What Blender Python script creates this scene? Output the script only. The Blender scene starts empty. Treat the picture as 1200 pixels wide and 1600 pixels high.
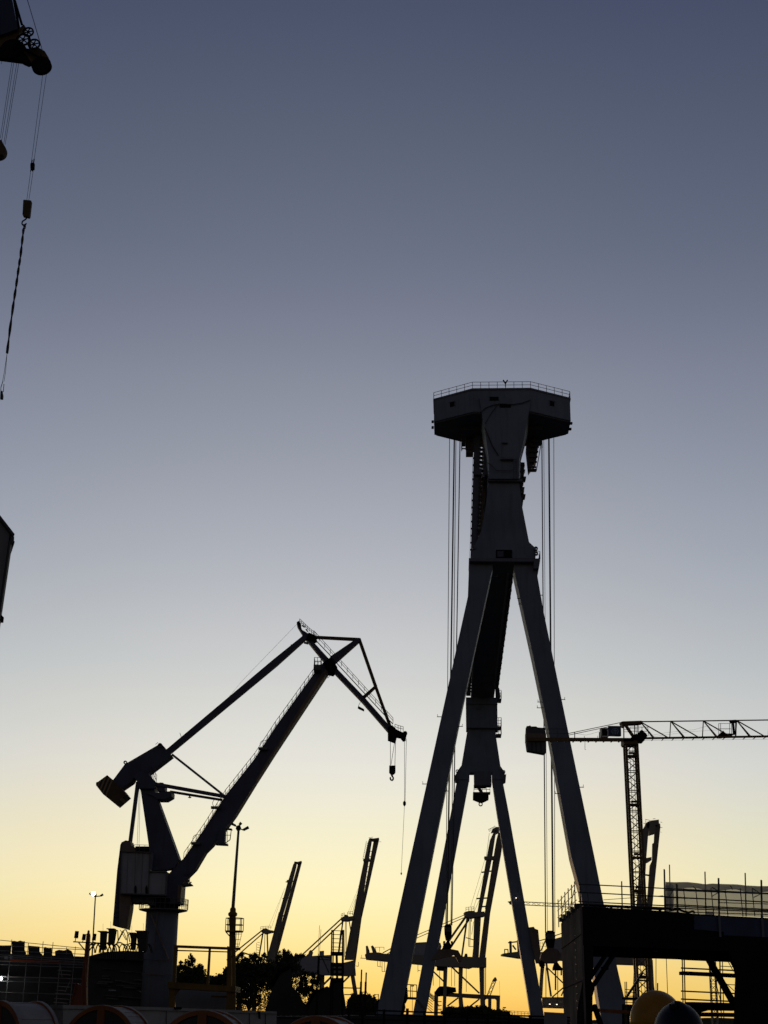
import bpy, bmesh, math, random
from mathutils import Vector, Matrix
rad = math.radians
rng = random.Random(11)
S = bpy.context.scene
C = S.collection

# ---------------------------------------------------------------- camera maths
FPX = 2100.0                      # focal length in pixels of the 1200 x 1600 photograph
PITCH, ROLL, EYE = rad(20.66), rad(0.9), 1.7
_f = Vector((0, math.cos(PITCH), math.sin(PITCH)))
_r0 = Vector((1, 0, 0))
_u0 = Vector((0, -math.sin(PITCH), math.cos(PITCH)))
_r = _r0 * math.cos(ROLL) + _u0 * math.sin(ROLL)
_u = _u0 * math.cos(ROLL) - _r0 * math.sin(ROLL)
CAM = Vector((0, 0, EYE))

def ray(px, py):
    return _f + _r * ((px - 600) / FPX) + _u * ((800 - py) / FPX)

def clampz(p):
    if p.z < 0: p.z = 0.0
    return p

def W(px, py, d):
    """point seen at photo position (px, py) and d metres ahead of the camera"""
    v = ray(px, py)
    return clampz(CAM + v * (d / v.y))

def mpp(py, d):
    """metres covered by one photo pixel at height py, d metres ahead"""
    return d / (FPX * ray(600, py).y)

class Sheet:
    """an upright plane in the world; pt() is where the sight line meets it, off moves away from the camera"""
    def __init__(s, d=None, p=None, n=None):
        s.p = Vector((0, d, 0)) if p is None else p
        s.n = Vector((0, 1, 0)) if n is None else n.normalized()
    def raw(s, px, py):
        v = ray(px, py)
        t = (s.p - CAM).dot(s.n) / v.dot(s.n)
        return CAM + v * t
    def pt(s, q, off=0.0):
        v = ray(q[0], q[1])
        t = (s.p + s.n * off - CAM).dot(s.n) / v.dot(s.n)
        return clampz(CAM + v * t)
    def m(s, q):
        a = s.raw(q[0], q[1]); b = s.raw(q[0] + 1, q[1])
        return (a - b).length
    def foot(s, q):
        p = s.raw(*q); return Vector((p.x, p.y, 0))

# ---------------------------------------------------------------- mesh builder
class MB:
    def __init__(s): s.bm = bmesh.new()
    def quad(s, pts):
        s.bm.faces.new([s.bm.verts.new(p) for p in pts]); return s
    def prism(s, pts, vec):
        a = [s.bm.verts.new(p) for p in pts]
        b = [s.bm.verts.new(p + vec) for p in pts]
        s.bm.faces.new(a); s.bm.faces.new(b[::-1])
        n = len(a)
        for i in range(n):
            j = (i + 1) % n
            s.bm.faces.new((a[i], b[i], b[j], a[j]))
        return s
    def loft(s, rings, closed=True, caps=True):
        vs = [[s.bm.verts.new(p) for p in r] for r in rings]
        n = len(vs[0])
        for k in range(len(vs) - 1):
            for i in range(n if closed else n - 1):
                j = (i + 1) % n
                s.bm.faces.new((vs[k][i], vs[k][j], vs[k + 1][j], vs[k + 1][i]))
        if caps:
            s.bm.faces.new(vs[0][::-1]); s.bm.faces.new(vs[-1])
        return s
    def bar(s, a, b, w, h, w2=None, h2=None, ref=Vector((0, 1, 0))):
        """box beam from a to b; w across (seen from the front), h in depth"""
        d = (b - a)
        if d.length < 1e-6: return s
        d.normalize()
        y = ref - d * ref.dot(d)
        if y.length < 1e-3: y = Vector((0, 0, 1)) - d * d.z
        y.normalize(); x = d.cross(y)
        rings = []
        for p, ww, hh in ((a, w, h), (b, w if w2 is None else w2, h if h2 is None else h2)):
            rings.append([p + x * (ww / 2 * i) + y * (hh / 2 * j) for i, j in ((-1, -1), (1, -1), (1, 1), (-1, 1))])
        return s.loft(rings)
    def tube(s, a, b, r, n=6, r2=None):
        d = b - a
        if d.length < 1e-6: return s
        d.normalize()
        x = d.orthogonal().normalized(); y = d.cross(x)
        rings = []
        for p, rr in ((a, r), (b, r if r2 is None else r2)):
            rings.append([p + (x * math.cos(2 * math.pi * k / n) + y * math.sin(2 * math.pi * k / n)) * rr for k in range(n)])
        return s.loft(rings)
    def path(s, pts, r, n=6):
        for a, b in zip(pts, pts[1:]): s.tube(a, b, r, n)
        return s
    def box(s, c, size, rz=0.0):
        x = Vector((math.cos(rz), math.sin(rz), 0)) * (size[0] / 2)
        y = Vector((-math.sin(rz), math.cos(rz), 0)) * (size[1] / 2)
        z = Vector((0, 0, size[2] / 2))
        return s.loft([[c + x * i + y * j + z * k for i, j in ((-1, -1), (1, -1), (1, 1), (-1, 1))] for k in (-1, 1)])
    def disc(s, c, axis, r, w, n=20):
        a = axis.normalized()
        return s.tube(c - a * w / 2, c + a * w / 2, r, n)
    def ring(s, c, axis, r, t, w, n=20):
        """flat annulus: outer radius r, thickness t, width w along axis"""
        a = axis.normalized(); x = a.orthogonal().normalized(); y = a.cross(x)
        prof = ((r - t, -w / 2), (r, -w / 2), (r, w / 2), (r - t, w / 2))
        vs = []
        for k in range(n):
            q = 2 * math.pi * k / n
            e = x * math.cos(q) + y * math.sin(q)
            vs.append([s.bm.verts.new(c + e * rr + a * ww) for rr, ww in prof])
        for k in range(n):
            A, B = vs[k], vs[(k + 1) % n]
            for i in range(4):
                j = (i + 1) % 4
                s.bm.faces.new((A[i], A[j], B[j], B[i]))
        return s
    def lathe(s, c, prof, n=24, axis=Vector((0, 0, 1))):
        a = axis.normalized(); x = a.orthogonal().normalized(); y = a.cross(x)
        return s.loft([[c + a * z + (x * math.cos(2 * math.pi * k / n) + y * math.sin(2 * math.pi * k / n)) * max(r, 1e-4) for k in range(n)] for r, z in prof])
    def rail(s, pts, h, gap, r, rails=2, up=Vector((0, 0, 1))):
        """handrail along pts: posts about every gap metres"""
        for k in range(1, rails + 1):
            s.path([p + up * (h * k / rails) for p in pts], r, 5)
        for a, b in zip(pts, pts[1:]):
            n = max(1, round((b - a).length / gap))
            for i in range(n + 1):
                p = a.lerp(b, i / n); s.tube(p, p + up * h, r, 5)
        return s
    def lattice(s, a, b, x, y, chord, brace, bay, square=True, skip=()):
        """four-chord lattice from a to b, half widths given by vectors x and y"""
        cs = [x + y, x - y, -x - y, -x + y]
        for c in cs: s.bar(a + c, b + c, chord, chord)
        L = (b - a).length; n = max(1, round(L / bay))
        for k in range(4):
            if k in skip: continue
            c, e = cs[k], cs[(k + 1) % 4]
            for i in range(n):
                p = a.lerp(b, i / n); q = a.lerp(b, (i + 1) / n)
                if i % 2 == 0: s.tube(p + c, q + e, brace, 4)
                else: s.tube(p + e, q + c, brace, 4)
                if square and i % 2 == 0: s.tube(p + c, p + e, brace, 4)
        return s

ORIG = {}
def finish(mb, name, mat, o0, smooth=False, bevel=0.0):
    bm = mb.bm
    if bevel:
        es = [e for e in bm.edges if len(e.link_faces) == 2 and e.calc_face_angle(0) > 0.5]
        bmesh.ops.bevel(bm, geom=es, offset=bevel, segments=2, affect='EDGES', clamp_overlap=True)
    bmesh.ops.recalc_face_normals(bm, faces=bm.faces)
    for v in bm.verts: v.co -= o0
    me = bpy.data.meshes.new(name)
    if smooth:
        for f in bm.faces: f.smooth = True
    bm.to_mesh(me); bm.free()
    me.materials.append(mat)
    o = bpy.data.objects.new(name, me); C.objects.link(o)
    return o

def thing(name, label, cat, loc, group=None):
    o = bpy.data.objects.new(name, None); C.objects.link(o)
    o.location = loc; o['label'] = label; o['category'] = cat
    o.empty_display_size = 0.5
    if group: o['group'] = group
    ORIG[o.name] = Vector(loc)
    return o

def part(name, mb, mat, parent, label=None, smooth=False, bevel=0.0, stuff=False):
    o0 = ORIG[parent.name]
    o = finish(mb, name, mat, o0, smooth, bevel)
    o.parent = parent; ORIG[o.name] = o0
    if label: o['label'] = label
    if stuff: o['kind'] = 'stuff'
    return o

def single(name, mb, mat, label, cat, loc=None, group=None, kind=None, smooth=False, bevel=0.0):
    if loc is None:
        cs = [v.co for v in mb.bm.verts]
        loc = Vector(((min(c.x for c in cs) + max(c.x for c in cs)) / 2, (min(c.y for c in cs) + max(c.y for c in cs)) / 2, min(c.z for c in cs)))
    o = finish(mb, name, mat, loc, smooth, bevel)
    o.location = loc; ORIG[o.name] = Vector(loc)
    if label: o['label'] = label
    if cat: o['category'] = cat
    if group: o['group'] = group
    if kind: o['kind'] = kind
    return o

# sheet-drawing shortcuts: everything gets a real thickness in metres
def deep(mb, sh, pts, thick, off=0.0):
    """like poly, for deep bodies; side walls skewed along the sight line to hide lit faces"""
    cx = sum(q[0] for q in pts) / len(pts); v = ray(cx, 1590)
    return mb.prism([sh.pt(q, off) for q in pts], Vector((v.x / v.y, 1, 0)) * thick)
def poly(mb, sh, pts, thick, off=0.0):
    return mb.prism([sh.pt(q, off) for q in pts], sh.n * thick)
def sbar(mb, sh, a, b, w, depth, w2=None, off=0.0, d2=None):
    A, B = sh.pt(a, off), sh.pt(b, off)
    m1, m2 = sh.m(a), sh.m(b)
    return mb.bar(A, B, w * m1, depth, (w if w2 is None else w2) * m2, depth if d2 is None else d2, ref=sh.n)
def stube(mb, sh, a, b, r, off=0.0, n=6):
    return mb.tube(sh.pt(a, off), sh.pt(b, off), r * sh.m(a), n, r * sh.m(b))
def spath(mb, sh, pts, r, off=0.0, n=6):
    for a, b in zip(pts, pts[1:]): stube(mb, sh, a, b, r, off, n)
    return mb

# ---------------------------------------------------------------- materials
def mat(name, col, rough=0.6, var=0.25, scale=0.6, metal=0.0, bump=0.0, col2=None, dirt=0.0, spec=0.3):
    m = bpy.data.materials.new(name); m.use_nodes = True
    nt = m.node_tree; b = nt.nodes['Principled BSDF']
    tc = nt.nodes.new('ShaderNodeTexCoord')
    n = nt.nodes.new('ShaderNodeTexNoise'); n.inputs['Scale'].default_value = scale; n.inputs['Detail'].default_value = 6
    nt.links.new(tc.outputs['Object'], n.inputs['Vector'])
    cr = nt.nodes.new('ShaderNodeValToRGB')
    c2 = col2 or tuple(c * (1 - var) for c in col)
    cr.color_ramp.elements[0].position = 0.35; cr.color_ramp.elements[1].position = 0.65
    cr.color_ramp.elements[0].color = (*c2, 1); cr.color_ramp.elements[1].color = (*col, 1)
    nt.links.new(n.outputs['Fac'], cr.inputs['Fac'])
    out = cr.outputs['Color']
    if dirt:
        # streaks of rust and grime that run down the plates
        mp = nt.nodes.new('ShaderNodeMapping'); mp.inputs['Scale'].default_value = (1.3, 1.3, 0.12)
        nt.links.new(tc.outputs['Object'], mp.inputs['Vector'])
        n2 = nt.nodes.new('ShaderNodeTexNoise'); n2.inputs['Scale'].default_value = 1.6; n2.inputs['Detail'].default_value = 8
        nt.links.new(mp.outputs['Vector'], n2.inputs['Vector'])
        r2 = nt.nodes.new('ShaderNodeMapRange'); r2.inputs['From Min'].default_value = 0.5; r2.inputs['From Max'].default_value = 0.75
        r2.inputs['To Max'].default_value = dirt
        nt.links.new(n2.outputs['Fac'], r2.inputs['Value'])
        mx = nt.nodes.new('ShaderNodeMix'); mx.data_type = 'RGBA'
        mx.inputs['B'].default_value = (0.06, 0.035, 0.02, 1)
        nt.links.new(r2.outputs['Result'], mx.inputs['Factor']); nt.links.new(out, mx.inputs['A'])
        out = mx.outputs['Result']
    nt.links.new(out, b.inputs['Base Color'])
    b.inputs['Roughness'].default_value = rough; b.inputs['Metallic'].default_value = metal
    b.inputs['Specular IOR Level'].default_value = spec
    if bump:
        bp = nt.nodes.new('ShaderNodeBump'); bp.inputs['Strength'].default_value = bump; bp.inputs['Distance'].default_value = 0.02
        n3 = nt.nodes.new('ShaderNodeTexNoise'); n3.inputs['Scale'].default_value = scale * 8
        nt.links.new(tc.outputs['Object'], n3.inputs['Vector'])
        nt.links.new(n3.outputs['Fac'], bp.inputs['Height']); nt.links.new(bp.outputs['Normal'], b.inputs['Normal'])
    return m

def glow(name, col, strength):
    m = bpy.data.materials.new(name); m.use_nodes = True
    nt = m.node_tree; nt.nodes.remove(nt.nodes['Principled BSDF'])
    e = nt.nodes.new('ShaderNodeEmission'); e.inputs['Color'].default_value = (*col, 1); e.inputs['Strength'].default_value = strength
    nt.links.new(e.outputs[0], nt.nodes['Material Output'].inputs[0])
    return m

M = {
 'gantry': mat('gantry grey blue paint', (0.175, 0.22, 0.29), 0.6, 0.22, 0.22, dirt=0.28),
 'girder': mat('girder grey paint', (0.14, 0.16, 0.20), 0.65, 0.14, 0.25, dirt=0.25),
 'steel': mat('dark galvanised steel', (0.12, 0.12, 0.125), 0.55, 0.3, 1.2, metal=0.3),
 'rope': mat('greased wire rope', (0.05, 0.048, 0.045), 0.6, 0.3, 3.0),
 'navy': mat('navy crane paint', (0.075, 0.088, 0.135), 0.6, 0.25, 0.4, dirt=0.3),
 'jibgrey': mat('grey crane house paint', (0.31, 0.315, 0.34), 0.6, 0.2, 0.4, dirt=0.35),
 'brownsteel': mat('brown primed steel', (0.20, 0.155, 0.12), 0.65, 0.25, 0.7, dirt=0.4),
 'sts': mat('quay crane paint with haze', (0.26, 0.24, 0.20), 0.7, 0.2, 0.1),  # base colour lightened to stand in for distance haze
 'house': mat('crane machinery house sheeting', (0.30, 0.31, 0.34), 0.6, 0.12, 0.2),
 'yellow': mat('dull yellow frame paint', (0.20, 0.115, 0.022), 0.7, 0.35, 0.8, dirt=0.5),
 'orange': mat('orange red mast paint', (0.22, 0.065, 0.03), 0.65, 0.3, 0.9, dirt=0.35),
 'black': mat('black coated steel', (0.018, 0.018, 0.02), 0.8, 0.3, 0.5, spec=0.0),
 'plate': mat('weathered steel plate', (0.19, 0.165, 0.15), 0.9, 0.35, 0.5, dirt=0.3, bump=0.3, spec=0.0),
 'concrete': mat('stained concrete', (0.28, 0.27, 0.26), 0.85, 0.3, 1.5, bump=0.4),
 'barrier': mat('grey painted barrier', (0.34, 0.34, 0.35), 0.7, 0.2, 1.2, dirt=0.4),
 'scaff': mat('scaffold tube zinc', (0.34, 0.33, 0.31), 0.5, 0.3, 2.0, metal=0.35),
 'darkscaff': mat('dark scaffold tube', (0.06, 0.06, 0.06), 0.5, 0.3, 2.0, metal=0.3),
 'rust': mat('rust red flange paint', (0.30, 0.105, 0.035), 0.7, 0.35, 1.6, dirt=0.4),
 'wood': mat('weathered drum boards', (0.34, 0.33, 0.32), 0.75, 0.25, 3.0),
 'hull': mat('primed hull block', (0.055, 0.055, 0.06), 0.75, 0.35, 0.4, dirt=0.4),
 'shed': mat('dark shed cladding', (0.05, 0.05, 0.052), 0.85, 0.3, 0.5, spec=0.1),
 'bark': mat('bark', (0.07, 0.05, 0.035), 0.9, 0.4, 3.0),
 'leaf': mat('leaf green', (0.055, 0.075, 0.03), 0.7, 0.45, 0.9),
 'tcrane': mat('tower crane dark yellow paint', (0.14, 0.09, 0.03), 0.55, 0.3, 0.7, dirt=0.4),
 'weight': mat('counterweight concrete slabs', (0.10, 0.10, 0.11), 0.8, 0.3, 1.0),
 'sign': mat('blue sign board', (0.03, 0.05, 0.13), 0.45, 0.1, 0.5),
 'signlight': mat('pale sign emblem', (0.35, 0.42, 0.55), 0.5, 0.1, 0.5),
 'white': mat('white painted sheet', (0.75, 0.75, 0.73), 0.5, 0.08, 0.6),
 'yhelmet': mat('yellow helmet plastic', (0.34, 0.165, 0.01), 0.45, 0.2, 14.0, spec=0.2),
 'bhelmet': mat('dark blue helmet plastic', (0.004, 0.005, 0.014), 0.5, 0.06, 8.0, spec=0.12),
 'cladding': mat('grey metal cladding', (0.20, 0.21, 0.22), 0.6, 0.12, 0.6, dirt=0.2),
 'trim': mat('dark roof trim', (0.07, 0.07, 0.075), 0.6, 0.15, 0.6),
 'mobile': mat('mobile crane boom blue', (0.03, 0.045, 0.09), 0.5, 0.2, 0.6),
 'ochre': mat('ochre boom head paint', (0.10, 0.068, 0.032), 0.7, 0.3, 0.9, dirt=0.4),
 'redsheet': mat('orange red fascia board', (0.45, 0.09, 0.035), 0.6, 0.2, 1.0),
 'glass': mat('dark cab glass', (0.03, 0.04, 0.05), 0.1, 0.1, 1.0, spec=0.6),
 'lampwhite': glow('lit flood lamp', (0.92, 0.97, 1.0), 2.5),
 'lampwarm': glow('small work light', (1.0, 0.8, 0.6), .3),
}
# cloth and skin for the people
M['jacket'] = mat('dark work jacket', (0.03, 0.035, 0.05), 0.85, 0.3, 6.0)
M['trousers'] = mat('dark work trousers', (0.025, 0.027, 0.03), 0.85, 0.3, 6.0)
M['skin'] = mat('skin', (0.42, 0.25, 0.18), 0.55, 0.1, 10.0)
M['boot'] = mat('black boots', (0.015, 0.014, 0.013), 0.5, 0.2, 6.0)
M['hair'] = mat('short dark hair', (0.02, 0.015, 0.01), 0.7, 0.2, 20.0)

for k_ in ('yhelmet', 'bhelmet'):
    M[k_].node_tree.nodes['Principled BSDF'].inputs['Coat Weight'].default_value = 0.08
    M[k_].node_tree.nodes['Principled BSDF'].inputs['Coat Roughness'].default_value = 0.3
def stripes(name, c1, c2, rot, scale):
    m = mat(name, c1, 0.6, 0.1, 1.0)
    nt = m.node_tree; b = nt.nodes['Principled BSDF']
    tc = nt.nodes.new('ShaderNodeTexCoord'); mp = nt.nodes.new('ShaderNodeMapping'); mp.inputs['Rotation'].default_value = (0, rot, 0)
    wv = nt.nodes.new('ShaderNodeTexWave'); wv.bands_direction = 'X'; wv.inputs['Scale'].default_value = scale
    nt.links.new(tc.outputs['Object'], mp.inputs['Vector']); nt.links.new(mp.outputs['Vector'], wv.inputs['Vector'])
    cr = nt.nodes.new('ShaderNodeValToRGB'); cr.color_ramp.interpolation = 'CONSTANT'
    cr.color_ramp.elements[0].color = (*c1, 1); cr.color_ramp.elements[1].position = 0.62; cr.color_ramp.elements[1].color = (*c2, 1)
    nt.links.new(wv.outputs['Fac'], cr.inputs['Fac']); nt.links.new(cr.outputs['Color'], b.inputs['Base Color'])
    return m
M['hazard'] = stripes('worn black and ochre stripes', (0.035, 0.03, 0.03), (0.30, 0.20, 0.10), rad(-18), 0.75)

def sheeting():
    m = bpy.data.materials.new('translucent scaffold sheeting'); m.use_nodes = True
    nt = m.node_tree; nt.nodes.remove(nt.nodes['Principled BSDF'])
    tl = nt.nodes.new('ShaderNodeBsdfTranslucent'); df = nt.nodes.new('ShaderNodeBsdfDiffuse'); tp = nt.nodes.new('ShaderNodeBsdfTransparent')
    tc = nt.nodes.new('ShaderNodeTexCoord'); ns = nt.nodes.new('ShaderNodeTexNoise'); ns.inputs['Scale'].default_value = 0.8; ns.inputs['Detail'].default_value = 5
    nt.links.new(tc.outputs['Object'], ns.inputs['Vector'])
    cr = nt.nodes.new('ShaderNodeValToRGB')
    cr.color_ramp.elements[0].position = 0.3; cr.color_ramp.elements[0].color = (0.38, 0.37, 0.38, 1)
    cr.color_ramp.elements[1].position = 0.7; cr.color_ramp.elements[1].color = (0.52, 0.51, 0.51, 1)
    nt.links.new(ns.outputs['Fac'], cr.inputs['Fac'])
    for n in (tl, df): nt.links.new(cr.outputs['Color'], n.inputs['Color'])
    a = nt.nodes.new('ShaderNodeMixShader'); a.inputs[0].default_value = 0.3
    nt.links.new(tl.outputs[0], a.inputs[1]); nt.links.new(df.outputs[0], a.inputs[2])
    b = nt.nodes.new('ShaderNodeMixShader'); b.inputs[0].default_value = 0.2
    nt.links.new(a.outputs[0], b.inputs[1]); nt.links.new(tp.outputs[0], b.inputs[2])
    nt.links.new(b.outputs[0], nt.nodes['Material Output'].inputs[0])
    return m
M['sheet'] = sheeting()
M['bluesheet'] = mat('blue tarpaulin', (0.05, 0.068, 0.13), 0.7, 0.3, 0.8)
# ================================================================ the big gantry crane (end view, girder runs away from us)
def lin(a, b, y):
    """x on the photo line a-b at height y"""
    return a[0] + (b[0] - a[0]) * (y - a[1]) / (b[1] - a[1])

def yl(a, b, x):
    """y on the photo line a-b at column x"""
    return a[1] + (b[1] - a[1]) * (x - a[0]) / (b[0] - a[0])
def hx(px, d):                      # world x of a photo column at ground level
    v = ray(px, 1595); return v.x / v.y * d
B1 = Vector((hx(786, 160), 160, 0)); B2 = Vector((hx(752, 290), 290, 0))
U = (B2 - B1).normalized(); V = Vector((U.y, -U.x, 0)); Zv = Vector((0, 0, 1))
def GS_(u): return Sheet(p=B1 + U * u, n=U)
UF = (B2 - B1).length
def loc(u, v, z): return B1 + U * u + V * v + Zv * z
def uvz(p): q = p - B1; return q.dot(U), q.dot(V), q.z

gantry = thing('gantry_crane', 'huge grey blue gantry crane on two tall A-frames with a wide boxed top', 'gantry crane', B1)
nf = GS_(-2.2)
# near legs
for pts in ([(733, 876), (731, 932), (656.7, 1270), (580.5, 1622), (618.5, 1622), (627, 1580), (688.7, 1270), (722, 1106), (771, 880), (771, 876)],
            [(803, 876), (803.6, 892), (832, 1020), (857, 1140), (893, 1340), (907, 1392), (922, 1479), (936, 1568), (944, 1622),
             (990.5, 1622), (980, 1579), (966, 1519), (944, 1415), (929, 1340), (886, 1134), (849, 954), (838, 890), (837, 876)]):
    m = poly(MB(), nf, pts, 3.4)
    part('leg', m, M['gantry'], gantry)
# climbing rungs stuck out of the leg edges
for (x, y, s) in ((773, 901, 1), (813, 935, -1), (815, 944, -1), (844, 930, 1), (878, 1093, 1), (845, 1097, -1), (844, 1106, -1), (688, 1120, -1), (718, 1135, 1), (733, 1075, 1), (665, 1225, -1), (907, 1230, 1), (872, 1240, -1), (697, 1236, 1)):
    m = MB(); p = nf.pt((x, y), 0.3); m.tube(p - V * 0.4, p + V * 0.4, 0.045, 5); m.tube(p + V * 0.3 * s, p + V * 0.35 * s + Zv * 0.3, 0.035, 4)
    part('lug', m, M['steel'], gantry)
# lower pylon: spreads down to the leg tops
pf = GS_(-2.6)
m = poly(MB(), pf, [(762, 752), (811, 752), (811.7, 757), (816, 792), (826.7, 847), (837.5, 857), (836.7, 872), (735, 872), (741, 854), (752, 830), (759, 790), (763, 757)], 4.2)
part('pylon', m, M['gantry'], gantry)
m = poly(MB(), pf, [(775, 859), (800, 859), (800, 871), (775, 871)], 0.15, -0.2)
m2 = poly(MB(), pf, [(777, 861), (787, 861), (787, 870), (777, 870)], 0.06, -0.27)
d_ = part('door', m, M['black'], gantry); part('panel', m2, M['navy'], d_)
m = poly(MB(), pf, [(732.5, 872), (844, 872.5), (844, 876), (842, 888), (834, 888), (834, 877.5), (733, 877)], 4.6, -0.4)
part('cross_platform', m, M['girder'], gantry)
for (x, y, r) in ((837.2, 857.5, 3.0), (837.8, 865, 2.8), (740, 855.5, 3.0)):
    m = MB(); c = pf.pt((x, y), -0.1); m.ring(c, U, r * 0.085, 0.13, 0.4, 14)
    part('lifting_eye', m, M['gantry'], gantry)
m = MB(); a = pf.pt((836, 872), -0.3); b = pf.pt((844, 873), -0.3)
m.rail([a, b, b + U * 3.5], 0.95, 0.5, 0.035)
part('railing', m, M['steel'], gantry)
# ledge between the two pylons
m = poly(MB(), pf, [(762, 747), (816, 748), (816, 752), (762, 751.5)], 4.9, -0.5)
part('ledge', m, M['girder'], gantry)
m = MB(); a = pf.pt((763, 747), -0.4); b = pf.pt((815, 748), -0.4); m.rail([a, b], 0.95, 0.9, 0.03)
part('railing', m, M['steel'], gantry)
# flared head under the boxed top: front narrower than back
hf, hb = GS_(-3.4), GS_(1.2)
fr = [hf.pt(q) for q in [(749, 622), (829.5, 623.5), (818, 690), (811, 718), (811, 748), (764, 748), (764, 718), (757, 668)]]
ba = [hb.pt(q) for q in [(745, 622), (832.5, 623.5), (823, 686), (814, 720), (812.5, 747), (762.5, 746), (760, 719), (751, 668)]]
m = MB(); m.loft([fr, ba]); part('pylon_head', m, M['gantry'], gantry)
ff = GS_(-3.48)
m = poly(MB(), ff, [(765, 620), (779, 620), (779, 625.5), (765, 625.5)], 0.1); poly(m, ff, [(781, 631), (798, 631), (798, 636.5), (781, 636.5)], 0.1)
part('hatch', m, M['black'], gantry)
m = MB()
spath(m, ff, [(748, 648), (758, 638), (770, 633), (782, 631), (800, 632), (815, 630), (829, 625)], 0.7, -0.1)
spath(m, ff, [(779, 631), (768, 645), (758, 662)], 0.6, -0.1); spath(m, ff, [(757, 668), (770, 698), (779, 712)], 0.9, -0.1)
part('cable', m, M['rope'], gantry)
m = poly(MB(), ff, [(782, 714), (803, 714), (803, 717.5), (782, 717.5)], 0.6, -0.4)
stube(m, ff, (784.5, 692), (784.5, 714), 0.5, -0.1); sbar(m, ff, (784, 692), (793, 692), 1.4, 0.3, off=-0.1)
part('landing', m, M['girder'], gantry)
m = MB()
for x in (802.5, 807.5): stube(m, ff, (x, 716), (x, 748), 0.4, -0.3)
for k in range(11): stube(m, ff, (802.5, 718 + 3 * k), (807.5, 718 + 3 * k), 0.35, -0.3)
spath(m, ff, [(760, 722), (768, 727), (776, 735), (790, 735.5), (803, 734)], 0.5, -0.2)
part('ladder', m, M['steel'], gantry)

# --- boxed machinery house on top, octagonal in plan
zb = uvz(GS_(-3.0).raw(786, 643))[2]; zt = uvz(GS_(-3.0).raw(786, 607))[2]
def octa(z, grow=0.0):
    u0, u1, u2, u3 = -3.0 - grow, 0.0, 4.2, 7.4 + grow
    c0 = uvz(GS_(u0).raw(738.5, 640)); c1 = uvz(GS_(u0).raw(830, 640)); s0 = uvz(GS_(u1).raw(678, 650))[1] - grow; s1 = uvz(GS_(u1).raw(891.5, 650))[1] + grow
    return [loc(u0, c0[1], z), loc(u0, c1[1], z), loc(u1, s1, z), loc(u2, s1, z), loc(u3, c1[1], z), loc(u3, c0[1], z), loc(u2, s0, z), loc(u1, s0, z)]
m = MB(); m.loft([octa(zb), octa(zt)])
house = part('machinery_house', m, M['gantry'], gantry)
m = MB(); m.loft([octa(zt - 0.22, 0.1), octa(zt + 0.03, 0.1)]); part('roof_edge', m, M['girder'], house)
m = MB()
ring_ = octa(zt + 0.03, 0.03); m.rail(ring_ + ring_[:1], 0.9, 1.15, 0.035)
part('railing', m, M['steel'], house)
m = MB(); p = loc(-2.9, uvz(GS_(-3).raw(790, 610))[1], zt + .25); m.tube(p, p + Zv * .5, .06); m.tube(p + Zv * .5, p + Zv * 1.0 + V * .28, .09); m.tube(p + Zv * .5, p + Zv * 1.0 - V * .28, .09)
part('horn', m, M['black'], house)
cf = octa((zb + zt) / 2)
for a, b, t in ((cf[0], cf[7], 0.52), (cf[1], cf[2], 0.53)):
    n_ = (b - a).normalized(); out = Vector((n_.y, -n_.x, 0)); out = out if out.dot(U) < 0 else -out
    c = a.lerp(b, t) + Zv * 0.15; m = MB()
    m.prism([c + n_ * i + Zv * j - out * .02 for i, j in ((-.33, -.3), (.33, -.3), (.33, .3), (-.33, .3))], out * .08)
    wn = part('window', m, M['black'], house)
    m = MB(); m.bar(c + n_ * -.42 + Zv * .36 + out * .05, c + n_ * .42 + Zv * .36 + out * .05, .1, .2); m.bar(c + n_ * -.38 - Zv * .36 + out * .03, c + n_ * -.38 + Zv * .32 + out * .03, .08, .12)
    part('frame', m, M['girder'], wn)
# roof edge beads (small fixings under the roof rail)
# trolley beam under the house
def hexa(z, sh):
    o = octa(z); c = sum(o, Vector()) / 8
    return [c + (p - c) * sh + Zv * 0 for p in o]
gx0 = uvz(GS_(2).raw(722, 675))[1]; gx1 = uvz(GS_(2).raw(848, 675))[1]
m = MB(); m.loft([hexa(zb - .003, .97), hexa(zb - .16, .97)]); m.loft([[loc(u, v_, z) for u, v_ in ((1, gx0), (6.5, gx0), (6.5, gx1), (1, gx1))] for z in (zb - .17, zb - .75)]); part('under_frame', m, M['girder'], gantry)
for (x, y) in ((676, 659), (676, 668), (892.5, 661.5), (891, 670.5)):
    m = MB(); p = GS_(3).pt((x, y)); m.box(p, (.3, .4, .25)); part('bracket', m, M['steel'], gantry)
# hanging service platforms
hp = GS_(3.5)
def cage(xs, ys, levels):
    m = MB()
    for x in xs:
        for o in (0, 1.8): stube(m, hp, (x, ys[0]), (x + (1 if x > 780 else 0), ys[1]), 0.9, o)
    for y in levels:
        for o in (0, 1.8): sbar(m, hp, (xs[0], y), (xs[-1], y), 1.5, .15, off=o)
        sbar(m, hp, (xs[0], y), (xs[0], y + .1), 1, 1.8, off=.9)
    return m
m = cage((721.5, 728, 733, 740), (668, 703), (676, 689, 701)); poly(m, hp, [(728, 679), (741, 679), (739, 707), (728, 707)], 1.6, .1)
part('service_platform', m, M['steel'], gantry)
m = cage((827, 834, 840, 846), (668, 700), (671, 680, 690)); poly(m, hp, [(824, 670), (840, 668), (842, 690), (838, 720), (826, 736), (822, 700)], 1.6, .1)
for k in range(6): y = 690 + 8 * k; sbar(m, hp, (828, y), (843 - k, y), 1.6, .4)
sbar(m, hp, (846, 690), (838, 736), 1.2, .25); sbar(m, hp, (840, 690), (833, 736), 1.2, .25); sbar(m, hp, (826, 735), (838, 735), 2, .8)
part('service_platform', m, M['steel'], gantry)
m = MB()
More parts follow.
